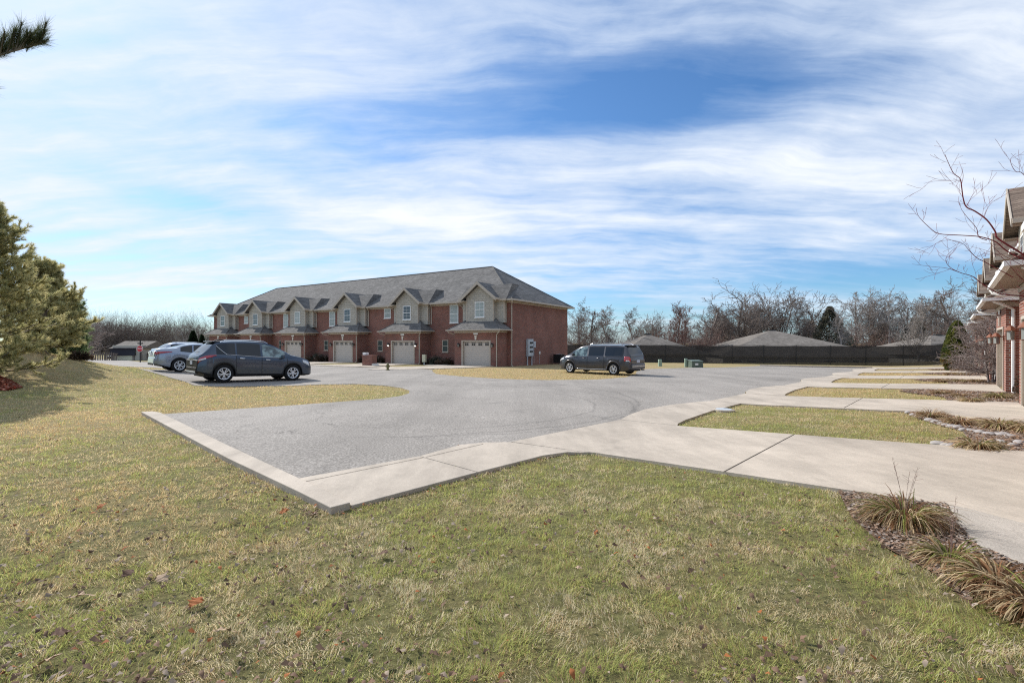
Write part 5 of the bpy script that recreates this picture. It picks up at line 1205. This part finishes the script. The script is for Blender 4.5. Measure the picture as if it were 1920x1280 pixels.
# low shrubs in front of the far terrace
def shrub(x,y,h,r,label,kind,seed,group='shrubs along the far terrace',zb=None):
    t=empty('shrub',(x,y,Hf(x,y) if zb is None else zb),0,label,'shrub',group)
    def fn(g,n):
        a=g.uniform(0,2*PI,n); e=np.arccos(g.uniform(0,1,n)); k=g.uniform(.55,1,n)*(1+.3*np.sin(a*3+seed)+.25*(fbm(a*2,e*3,seed)-.5)); o=np.stack([np.cos(a)*np.sin(e),np.sin(a)*np.sin(e),np.cos(e)],-1)
        return np.stack([o[:,0]*r*k,o[:,1]*r*.7*k,o[:,2]*h*k],-1),o
    cs={'green':((.03,.05,.028),(.10,.13,.07)),'grey':((.05,.06,.045),(.17,.19,.14)),'brown':((.07,.045,.03),(.22,.15,.10)),'bronze':((.04,.03,.02),(.13,.09,.05))}[kind]
    v,f,c=leafcrown(int(1700*r/.6),fn,.10,cs[0],cs[1],seed,.3); link('foliage',npmesh('foliage',v,f,c),t,M['needle'])
    R=random.Random(seed); m=MB()
    for _ in range(16): 
        a=R.uniform(0,6.3); m.tube([(0,0,-.05),(math.cos(a)*r*.4,math.sin(a)*r*.3,h*.6),(math.cos(a)*r*R.uniform(.5,1),math.sin(a)*r*.7,h*R.uniform(.8,1.25))],[.012,.009,.005],3)
    m.build('stem',M['twig_grey'],t); return t
kinds=['green','grey','brown','grey','bronze']; sid=0
names2=['first and second garage from right','second and third garage from right','third and fourth garage from right','fourth and fifth garage from right','two leftmost garages']
desc={'green':'low dark green shrub','grey':'grey green dome shrub','brown':'brown withered shrub','bronze':'dark bronze shrub'}
for i in range(5):
    base=-.3-SP2*i-4.44
    for (dx,dy,h,r,kd,wh) in ((-.55,.45,.55,.42,'bronze','by garage corner'),(-1.1,-.1,.38,.38,'brown','at front'),(-1.65,.35,.62,.62,'grey','in middle'),(-2.5,.6,.5,.5,'green','under narrow window'),(-3.25,.1,.42,.40,'brown','next to downspout')):
        sid+=1; px_=base+dx-(.0 if dx>-3 else 0)
        if dx<-3: px_=base-SP2+4.44+.45+.1
        else: px_=base+ (dx if dx>-3 else 0) -.6
        p=S2(px_,dy); shrub(p[0],p[1],h*random.uniform(.85,1.3),r*random.uniform(.9,1.2),desc[kd]+' %s, bed between %s'%(wh,names2[i]),kd,100+sid,zb=-.42)
# ---- ornamental grass clumps
def clump_mesh(seed,n,L,wd,green=.25,spread=1.15,brownk=.35):
    g=np.random.default_rng(seed); a=g.uniform(0,2*PI,n); e=g.uniform(.30,spread,n); l=L*g.uniform(.55,1.15,n)
    r0=.11*np.sqrt(g.uniform(0,1,n)); b=np.stack([np.cos(a)*r0,np.sin(a)*r0,0*a],-1); h=np.stack([np.cos(a+g.normal(0,.25,n)),np.sin(a+g.normal(0,.25,n)),0*a],-1); K=6
    sd=np.stack([-h[:,1],h[:,0],0*a],-1); pts=[]; p=b.copy(); ang=e.copy()
    for k in range(K):
        pts.append(p.copy()); st=(l/(K-1))[:,None]; p=p+st*(h*np.sin(ang)[:,None]+np.array([0,0,1.])*np.cos(ang)[:,None]); ang=np.minimum(ang+g.uniform(.28,.62,n)*(.6+e),2.9)
    tw=g.uniform(-.6,.6,n)[:,None]; V_=[]
    for k in range(K):
        w=(wd/2*g.uniform(.8,1.2,n)*(1,1.1,1,.8,.5,.08)[k])[:,None]; s=sd*np.cos(tw)+np.array([0,0,1.])*np.sin(tw); V_+= [pts[k]-s*w,pts[k]+s*w]
    v=np.stack(V_,1); v[...,2]=np.maximum(v[...,2],.004+.02*g.uniform(0,1,n)[:,None]); f=[]
    base=np.arange(n)[:,None]*2*K
    for k in range(K-1): f.append(base+np.array([2*k,2*k+1,2*k+3,2*k+2]))
    q=g.uniform(0,1,(n,1)); t=g.uniform(0,1,(n,1)); inner=(e<.55)[:,None]
    col=np.where(q<green*(1.5*inner+.5),np.array([[.20,.22,.05]])*(.6+.8*t),np.where(q>1-brownk,np.array([[.24,.13,.065]])*(.5+1.1*t),np.array([[.62,.48,.29]])*(.5+.8*t)))
    cc=np.repeat(col[:,None],2*K,1); cc[:,:4]*=.9  # lower blades tinted darker: brownish, with clump shade put into the colour
    return npmesh('blades',v.reshape(-1,3),np.concatenate(f,0),cc.reshape(-1,3))
CM=[clump_mesh(1,1500,.56,.010,.14,1.25,.42),clump_mesh(2,850,.46,.014,.22,1.35,.25),clump_mesh(3,1100,.48,.015,.07,1.3,.36),clump_mesh(4,520,.42,.011,.05,1.2,.55),clump_mesh(5,480,.55,.016,.12,1.45,.2)]
SM=[]
for sd in (1,2):
    R=random.Random(sd+60); m=MB()
    for _ in range(5):
        a=R.uniform(0,6.3); h=R.uniform(.5,.78); p=[(0,0,0),(math.cos(a)*.05,math.sin(a)*.05,h*.5),(math.cos(a)*.16,math.sin(a)*.16,h)]
        m.tube(p,[.0022,.0018,.0012],4)
        for k in range(6): 
            t=.75+.04*k; q=Vector(p[1]).lerp(Vector(p[2]),(t-.5)*2); m.tube([q,q+Vector((R.gauss(0,.02),R.gauss(0,.02),.03))],[.0016,.001],3)
    me=bpy.data.meshes.new('dead_stalk'); me.from_pydata(m.v,[],m.f); SM.append(me)
def clump(px,py,k,s,label,rz=0,sz=1.,stalk=None,grp='clumps of dried ornamental grass'):
    x,y=G(px,py); t=empty('ornamental_grass',(x,y,Hf(x,y)+.02),rz,label,'ornamental grass',grp); t.scale=(s,s,s*sz)
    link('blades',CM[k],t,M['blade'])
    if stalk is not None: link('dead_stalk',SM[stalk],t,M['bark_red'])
clump(1696,988,0,.70,'large mounded clump of dried grass at the corner of the near driveway',.3,1.1,0)
clump(1782,1062,1,.58,'small green streaked clump between the two bigger foreground clumps',1.1,.95,1)
clump(1872,1112,2,.62,'straw clump with long drooping blades at the right edge of the foreground',2.,.95)
clump(1945,1158,2,.62,'foreground clump mostly cut off by the right edge of the picture',4.,1.)
clump(1745,786,3,0.93,'bristly brown clump leftmost in the rock bed beyond the near driveway',0.5,1.1)
clump(1800,798,3,0.93,'low brown clump in the middle of the rock bed beyond the near driveway',2.,.9)
clump(1876,806,2,0.83,'large arching brown clump in the rock bed beyond the near driveway',3.,.95)
clump(1835,844,4,0.80,'pale straw clump spilling onto the far edge of the near driveway',1.0,.75)
clump(1935,812,4,0.88,'clump at the right edge of the rock bed beyond the near driveway',1.4,.8)
clump(1764,740,3,1.02,'dark brown low clump left in the bed beyond the second driveway',.2,.8)
clump(1800,744,3,0.78,'greyish thin clump in the middle of the bed beyond the second driveway',2.2,.7)
clump(1822,755,4,0.78,'pale straw clump beside the far edge of the second driveway',1.2,.7)
clump(1872,748,1,0.93,'green tinged clump in the bed close to the brick garage corner',5.,.8)
clump(1765,717,3,1.07,'brown clump left in the bed beyond the third driveway',.8,.8); clump(1800,717,4,0.83,'low straw clump right in the bed beyond the third driveway',3.8,.7)
clump(1832,717,3,0.98,'brown clump at the foot of the dense grey shrub',2.8,.8)
clump(1782,703,3,1.07,'brown clump left in the bed beyond the fourth driveway',.1,.8); clump(1806,704,4,0.88,'low straw clump right in the bed beyond the fourth driveway',1.9,.7)
clump(1795,696,3,1.07,'small far clump in front of the columnar evergreen',1.1,.8)
# cobbles edging the rock bed
R=random.Random(77); rocks=[]
cob=MB()
def rock_mesh(seed):
    bm=bmesh.new(); bmesh.ops.create_icosphere(bm,subdivisions=2,radius=1); R2=random.Random(seed)
    o=[R2.uniform(0,9) for _ in range(3)]
    for v in bm.verts: v.co*=1+.16*math.sin(v.co.x*2.7+o[0])+.13*math.sin(v.co.y*3.3+o[1]); v.co.z*=.55
    me=bpy.data.meshes.new('cobble'); bm.to_mesh(me); bm.free(); me.materials.append(M['cobble']); me.polygons.foreach_set('use_smooth',[True]*len(me.polygons)); return me
M['cobble']=simple('cobblestone',(.36,.33,.31),.85,.3,.35,9); RM=[rock_mesh(k) for k in range(4)]
line=[(1702,776),(1722,783),(1745,790),(1766,796),(1787,802),(1808,808),(1828,812),(1848,815),(1868,817),(1888,819),(1908,822)]
spots=[]
for (xa,ya),(xb,yb) in zip(line,line[1:]):
    for t_ in (0,.5): spots.append((xa+(xb-xa)*t_+R.uniform(-2,2),ya+(yb-ya)*t_+R.uniform(-1,1)))
spots+=[(1772,838),(1785,840),(1798,842),(1760,835),(1900,838),(1912,834),(1880,832)]
for i,(a_,b2) in enumerate(spots):
    x,y=G(a_,b2); o=link('cobble',RM[i%4]); s=R.uniform(.045,.085); o.scale=(s*1.3,s,s*.9); o.location=(x,y,Hf(x,y)+.03); o.rotation_euler=(0,0,R.uniform(0,6))
    tag(o,'rounded grey cobble edging the rock bed beyond the near driveway','cobble','cobbles edging the rock bed')
# a few distinct big oak leaves on the lawn
OL=[]
def oakleaf(seed):
    R2=random.Random(seed); m=MB(); pts=[]; n=9
    for k in range(n): 
        t=k/(n-1); w=math.sin(PI*min(1,t*1.05))*(.42 if k%2 else .22)+.02; pts.append((t,w))
    mid=[(t-.5,0,.10*math.sin(t*PI)+.05*R2.uniform(-1,1)) for t,_ in pts]
    up=[(t-.5+R2.uniform(-.02,.02),w,.22*w*R2.uniform(.5,2.5)) for t,w in pts]; dn=[(t-.5+R2.uniform(-.02,.02),-w,.22*w*R2.uniform(-.5,2.5)) for t,w in pts]
    m.add(mid+up+dn,[(k,k+1,n+k+1,n+k) for k in range(n-1)]+[(2*n+k,2*n+k+1,k+1,k) for k in range(n-1)]); m.tube([(-.5,0,.03),(-.72,.04,.06)],.012,4)
    me=bpy.data.meshes.new('oak_leaf'); me.from_pydata(m.v,[],m.f); return me
OL=[oakleaf(k) for k in range(4)]
lc=[simple('leaf_rust',(.34,.12,.04),.8,.2,.3,30),simple('leaf_tan',(.42,.30,.20),.8,.2,.3,30),simple('leaf_dark',(.13,.075,.05),.8,.2,.3,30)]
LV=[(533,966,.12,0,'upright rust coloured oak leaf just below the corner of the concrete walk'),(141,944,.11,0,'bright rust leaf, left of a pair on the lawn at the left'),(190,957,.12,0,'rust leaf beside another on the lawn at the left'),(368,1140,.14,0,'broad rust oak leaf lying in the lawn at lower left'),(420,1198,.15,1,'large pale tan curled leaf near the bottom of the lawn'),(304,1095,.13,1,'tan leaf left of the broad rust leaf'),(155,1130,.16,1,'pale curled leaf among dark ones at lower left'),(90,1255,.15,1,'whitish curled leaf in the bottom left corner'),(530,1074,.09,1,'small pale brown leaf standing left of centre'),(720,1046,.11,2,'dark leaf pair spot on the lawn below the walk'),(1085,1075,.06,1,'tiny whitish leaf alone on the lawn right of centre'),(115,1200,.12,2,'dark folded leaf at lower left'),(240,1085,.12,2,'dark leaf above the tan curled leaf'),(1030,985,.08,2,'dark small leaf on the lawn below the near driveway'),(1398,790,.10,1,'pale leaf heap on the first grass strip')]
for i,(a_,b2,s,c_,lab) in enumerate(LV):
    x,y=G(a_,b2); me=OL[i%4].copy(); me.materials.clear(); me.materials.append(lc[c_]); o=link('oak_leaf',me); s*=.8; o.scale=(s,s,s); o.location=(x,y,Hf(x,y)+.04); o.rotation_euler=(R.uniform(-.5,.5)+(.9 if i==0 else 0),R.uniform(-.5,.5),R.uniform(0,6)); tag(o,lab,'leaf','large fallen oak leaves')
# dense grey shrub in front of the right terrace
R=random.Random(31); segs=[]
cfg=[dict(n=5,wob=.12,up=.05,tip=.5,start=.12,kids=30),dict(n=5,wob=.14,up=.02,tip=.35,start=.15,kids=9,ang=(45,80),len=(.38,.62),rad=(.35,.55),flat=.6),
     dict(n=4,wob=.2,up=.0,tip=.4,start=.1,kids=6,ang=(20,55),len=(.35,.6),rad=(.5,.7),flat=.6),dict(n=2,wob=.25,up=0,tip=.5,start=.0,kids=0,ang=(20,55),len=(.4,.7),rad=(.6,.8))]
for k in range(3):
    a=k*2.1; grow(segs,R,Vector((math.cos(a)*.1,math.sin(a)*.1,-.1)),Vector((math.cos(a)*.22,math.sin(a)*.22,1)).normalized(),2.6,.045,0,cfg)
zm=max(s[1][2] for s in segs); k=3.2/zm; kk=np.array([k*.97,k*.97,k]); segs=[(tuple(np.array(a)*kk),tuple(np.array(b)*kk),max(c,.006),max(d,.005),l) for a,b,c,d,l in segs]
x,y=at(1860,19.9); t=empty('bare_shrub',(x,y,Hf(x,y)),0,'dense leafless grey shrub with layered twigs in front of the right terrace','shrub')
link('stem',segmesh('stem',[s for s in segs if s[4]==0]),t,M['twig_grey']); link('crown',segmesh('crown',[s for s in segs if s[4]>0]),t,M['twig_grey'])
# evergreen-ish low bush in the recess by the near garage
p=AB(20.6,-1.9); shrub(p[0],p[1],.95,.55,'bronze leaved bush in the recess beside the nearest visible brick corner','brown',77,None)
# coral barked tree reaching in from the right
tx,ty=AB(10.4,-1.25); t=empty('coral_bark_tree',(tx,ty,Hf(tx,ty)),0,'leafless tree with thin coral red arching branches entering from the right edge','tree')
tz=Hf(tx,ty); segs=[]; R=random.Random(99)
def line3(pts,Y0,Y1,r0,r1,lv):
    q=[]
    for i,(a_,b2) in enumerate(pts):
        Y=Y0+(Y1-Y0)*i/(len(pts)-1)+R.uniform(-.05,.05); w=at(a_,Y,b2); q.append(Vector((w[0]-tx,w[1]-ty,w[2]-tz)))
    # subdivide with catmull-rom
    out=[]
    for i in range(len(q)-1):
        p0=q[max(i-1,0)];p1=q[i];p2=q[i+1];p3=q[min(i+2,len(q)-1)]
        for s_ in range(4):
            u=s_/4; out.append(.5*((2*p1)+(p2-p0)*u+(2*p0-5*p1+4*p2-p3)*u*u+(-p0+3*p1-3*p2+p3)*u**3))
    out.append(q[-1]); n=len(out)
    for i in range(n-1):
        ra=r0+(r1-r0)*i/(n-1); rb=r0+(r1-r0)*(i+1)/(n-1); segs.append((tuple(out[i]),tuple(out[i+1]),ra*.56,rb*.56,lv))
    return out
br=[([(2010,560),(1960,510),(1920,478),(1872,448),(1866,434),(1850,412),(1828,396),(1812,388),(1806,372),(1803,350),(1800,335),(1788,325),(1778,305),(1772,290)],6.8,5.9,.024,.004),
    ([(2005,570),(1950,505),(1890,472),(1868,454),(1838,444),(1800,441),(1760,438),(1740,424),(1722,405),(1718,390)],6.8,5.4,.018,.0025),
    ([(2005,590),(1950,560),(1893,553),(1870,549),(1839,530),(1823,518),(1803,512),(1784,503),(1774,491),(1776,479),(1788,467)],6.9,6.2,.015,.0025),
    ([(1803,512),(1776,503),(1749,500),(1710,495)],6.3,6.0,.006,.002),
    ([(1900,520),(1850,493),(1831,483),(1815,467),(1807,458),(1788,452),(1768,444)],6.7,6.1,.010,.002),
    ([(1850,450),(1835,444),(1831,428),(1815,409),(1803,393),(1800,381)],6.1,5.8,.009,.002),
    ([(2000,480),(1950,380),(1920,328),(1905,322),(1897,310),(1895,298),(1905,288)],6.6,5.6,.010,.002),
    ([(1803,340),(1795,338),(1775,339),(1745,341),(1732,352)],6.0,5.8,.005,.0015),([(1803,345),(1806,330),(1803,316),(1798,302)],6.0,5.9,.005,.0015),
    ([(1812,388),(1818,376),(1826,362),(1836,352)],6.1,6.0,.006,.002),([(1845,408),(1852,390),(1862,378),(1875,370)],6.2,6.1,.005,.0015),
    ([(1980,540),(1920,500),(1880,478),(1860,460),(1848,436)],6.5,6.0,.008,.002),([(1990,600),(1930,575),(1885,560),(1850,556),(1820,545)],6.9,6.6,.008,.002),
    ([(1985,560),(1925,530),(1895,500),(1878,482),(1850,470),(1820,462)],6.9,6.3,.008,.002),([(1804,455),(1780,450),(1757,455),(1748,470),(1740,480)],6.0,5.8,.004,.0015),
    ([(1760,438),(1750,450),(1736,452)],5.6,5.5,.004,.0015),([(1784,503),(1765,510),(1745,512),(1732,506)],6.3,6.2,.004,.0015)]
root_p=Vector((0,0,-.2)); f1=None
for b_ in br:
    o=line3(*b_,1)
    for i in range(4,len(o)-1,2):
        if R.random()<.5:
            d=(o[i+1]-o[i]).normalized(); d=(d+rv(R)*.8+Vector((0,0,.2))).normalized(); grow(segs,R,o[i].copy(),d,R.uniform(.10,.42),.0018,2,[None,None,dict(n=8,wob=.13,up=.05,tip=.4,start=.2,kids=2),dict(n=3,wob=.25,up=.04,tip=.5,start=0,kids=0,ang=(25,60),len=(.3,.7),rad=(.6,.8))])
    if o[0].x>-9 and b_[0][0][0]>1975:
        j=Vector((0,0,1.15+R.uniform(-.2,.25))); mid=(j+o[0])/2+Vector((R.uniform(-.1,.1),R.uniform(-.1,.1),.1))
        segs+=[(tuple(j),tuple(mid),.026,.022,1),(tuple(mid),tuple(o[0]),.022,b_[3]*.72,1)]
for k in range(9):  # the rest of the crown, right of the picture
    grow(segs,R,Vector((0,0,1.1+.05*k)),Vector((R.uniform(.1,1),R.uniform(-.8,.6),1.3)).normalized(),1.3,.022,1,[None,dict(n=6,wob=.12,up=.03,tip=.3,start=.2,kids=9),dict(n=5,wob=.22,up=.05,tip=.4,start=.2,kids=3,ang=(25,60),len=(.3,.7),rad=(.4,.6)),dict(n=3,wob=.25,up=.04,tip=.5,start=0,kids=0,ang=(25,60),len=(.3,.7),rad=(.6,.8))])
segs=[(a_,b2,c_*(.45 if l_>=2 else 1),d_*(.4 if l_>=2 else 1),l_) for a_,b2,c_,d_,l_ in segs]
link('trunk',segmesh('trunk',[((0,0,-.2),(0.02,0,.6),.065,.055,0),((.02,0,.6),(0,0,1.5),.055,.03,0)],(8,)),t,M['twig_red']); link('crown',segmesh('crown',segs,(6,6,4,3)),t,M['twig_red'])
# dark patch of wilted plants on the mound
x,y=at(142,20.6); shrub(x,y,.28,.55,'small dark brown withered plant on the slope of the mound','brown',88,None)
# ------------------------------------------------------------------ sky, sun, camera
SUN_EL=math.radians(37); sh=Vector((-SV[0],-SV[1]))*.985+Vector(SW)*.14; sh.normalize(); sdir=Vector((sh.x*math.cos(SUN_EL),sh.y*math.cos(SUN_EL),math.sin(SUN_EL)))
l=bpy.data.lights.new('sun','SUN'); l.energy=SUNE; l.angle=math.radians(.8); l.color=(1,.955,.89); so=bpy.data.objects.new('sun',l); COL.objects.link(so)
so.rotation_euler=sdir.to_track_quat('Z','Y').to_euler(); so.location=sdir*50
w=bpy.data.worlds.new('World'); sc.world=w; w.use_nodes=True; nt=w.node_tree; ns=nt.nodes; bg=ns['Background']
class W(NT):
    def __init__(s): s.t=nt; s.n=ns; s.co=None
t=W(); st=t.new('ShaderNodeTexSky'); st.sky_type='NISHITA'; st.sun_disc=False; st.sun_elevation=SUN_EL; st.sun_rotation=math.atan2(sdir.x,sdir.y); st.air_density=1.0; st.dust_density=.6; st.ozone_density=2.5; st.altitude=100
gen=t.tc('Generated'); sp=t.new('ShaderNodeSeparateXYZ'); t.l(gen,sp.inputs[0]); X,Y,Z=sp.outputs
az=t.math('ARCTAN2',X,Y); el=t.math('ARCSINE',Z)
den=t.math('ADD',t.math('MAXIMUM',Z,.0),.17); cb=t.new('ShaderNodeCombineXYZ'); t.l(t.math('DIVIDE',X,den),cb.inputs[0]); t.l(t.math('DIVIDE',Y,den),cb.inputs[1]); plane=cb.outputs[0]
wn=t.noise(.9,vec=plane,detail=3,out='Color'); wv=t.new('ShaderNodeVectorMath',operation='SCALE'); 
sb=t.new('ShaderNodeVectorMath',operation='SUBTRACT'); t.l(wn,sb.inputs[0]); sb.inputs[1].default_value=(.5,.5,.5); t.l(sb.outputs[0],wv.inputs[0]); wv.inputs['Scale'].default_value=.38
ad=t.new('ShaderNodeVectorMath',operation='ADD'); t.l(plane,ad.inputs[0]); t.l(wv.outputs[0],ad.inputs[1]); wp=ad.outputs[0]
n1=t.noise(1.0,vec=t.map((.34,1.5,1),(0,0,-.42),vec=wp),detail=9,rough=.55)
n2=t.noise(1.0,vec=t.map((.9,6.5,1),(0,0,-.50),vec=wp),detail=10,rough=.62)
n3=t.noise(3.2,vec=t.map((1,1.8,1),(0,0,.2),vec=wp),detail=9,rough=.6)
def gauss(a0,e0,sa,se,rot,amp):
    a0,e0,sa,se,rot=map(math.radians,(a0,e0,sa,se,rot)); c,s_=math.cos(rot),math.sin(rot)
    da=t.math('SUBTRACT',az,a0); de=t.math('SUBTRACT',el,e0)
    u=t.math('DIVIDE',t.math('ADD',t.math('MULTIPLY',da,c),t.math('MULTIPLY',de,s_)),sa); v=t.math('DIVIDE',t.math('SUBTRACT',t.math('MULTIPLY',de,c),t.math('MULTIPLY',da,s_)),se)
    q=t.math('ADD',t.math('MULTIPLY',u,u),t.math('MULTIPLY',v,v)); return t.math('MULTIPLY',t.math('EXPONENT',t.math('MULTIPLY',q,-1)),amp)
def azel(px,py): a=math.degrees(math.atan((px-960)/F)); return a,math.degrees(math.atan((641-py)/F*math.cos(math.radians(a))))
G_=[]
def blob(px,py,sa,se,rot,amp): a,e=azel(px,py); G_.append(gauss(a,e,sa,se,rot,amp))
for b_ in BLOBS: blob(*b_)
tot=G_[0]
for g in G_[1:]: tot=t.math('ADD',tot,g)
dens=t.math('ADD',t.math('ADD',t.math('MULTIPLY',n1,1.45),t.math('MULTIPLY',n2,.80)),t.math('MULTIPLY',n3,.72)); dens=t.math('ADD',t.math('ADD',dens,CB),tot)
cl=t.ramp(dens,[(0.0,0),(.28,.20),(.55,.62),(.85,.93),(1,1)]); 
sunw=t.math('MULTIPLY_ADD',t.math('SUBTRACT',0,az),.12,1.0)
cc=t.new('ShaderNodeMix',data_type='RGBA'); t.l(t.math('POWER',t.math('MINIMUM',t.math('MAXIMUM',t.math('SUBTRACT',dens,.1),0.),1.),1.4),cc.inputs[0]); cc.inputs[6].default_value=(*CL0,1); cc.inputs[7].default_value=(*CL1,1)
skyc=t.mix(1,st.outputs[0],SKYM,'MULTIPLY')
# thin the clouds towards the horizon so the low sky stays clear blue
hz=t.math('MINIMUM',t.math('MAXIMUM',t.math('MULTIPLY_ADD',el,7.0,.30),0),1)
clm=t.math('MULTIPLY',cl,hz)
fin=t.mix(clm,skyc,cc.outputs[2]); t.l(fin,bg.inputs[0]); bg.inputs[1].default_value=SKYS
cam=bpy.data.cameras.new('camera'); cam.sensor_width=36; cam.lens=36*F/1920; cam.clip_end=4000; cam.clip_start=.05; cam.shift_y=(641-640)/1920*(1)
co=bpy.data.objects.new('camera',cam); COL.objects.link(co); co.location=(0,0,CZ); co.rotation_euler=(PI/2,0,0); sc.camera=co
vs=sc.view_settings; vs.view_transform='Standard'; vs.look='None'; vs.exposure=EXPO; vs.gamma=1; vs.use_curve_mapping=False
sc.cycles.max_bounces=6; sc.cycles.diffuse_bounces=3; sc.cycles.transparent_max_bounces=8; sc.cycles.use_denoising=False; sc.cycles.filter_width=1.15; sc.cycles.use_adaptive_sampling=False; sc.cycles.sample_clamp_indirect=4
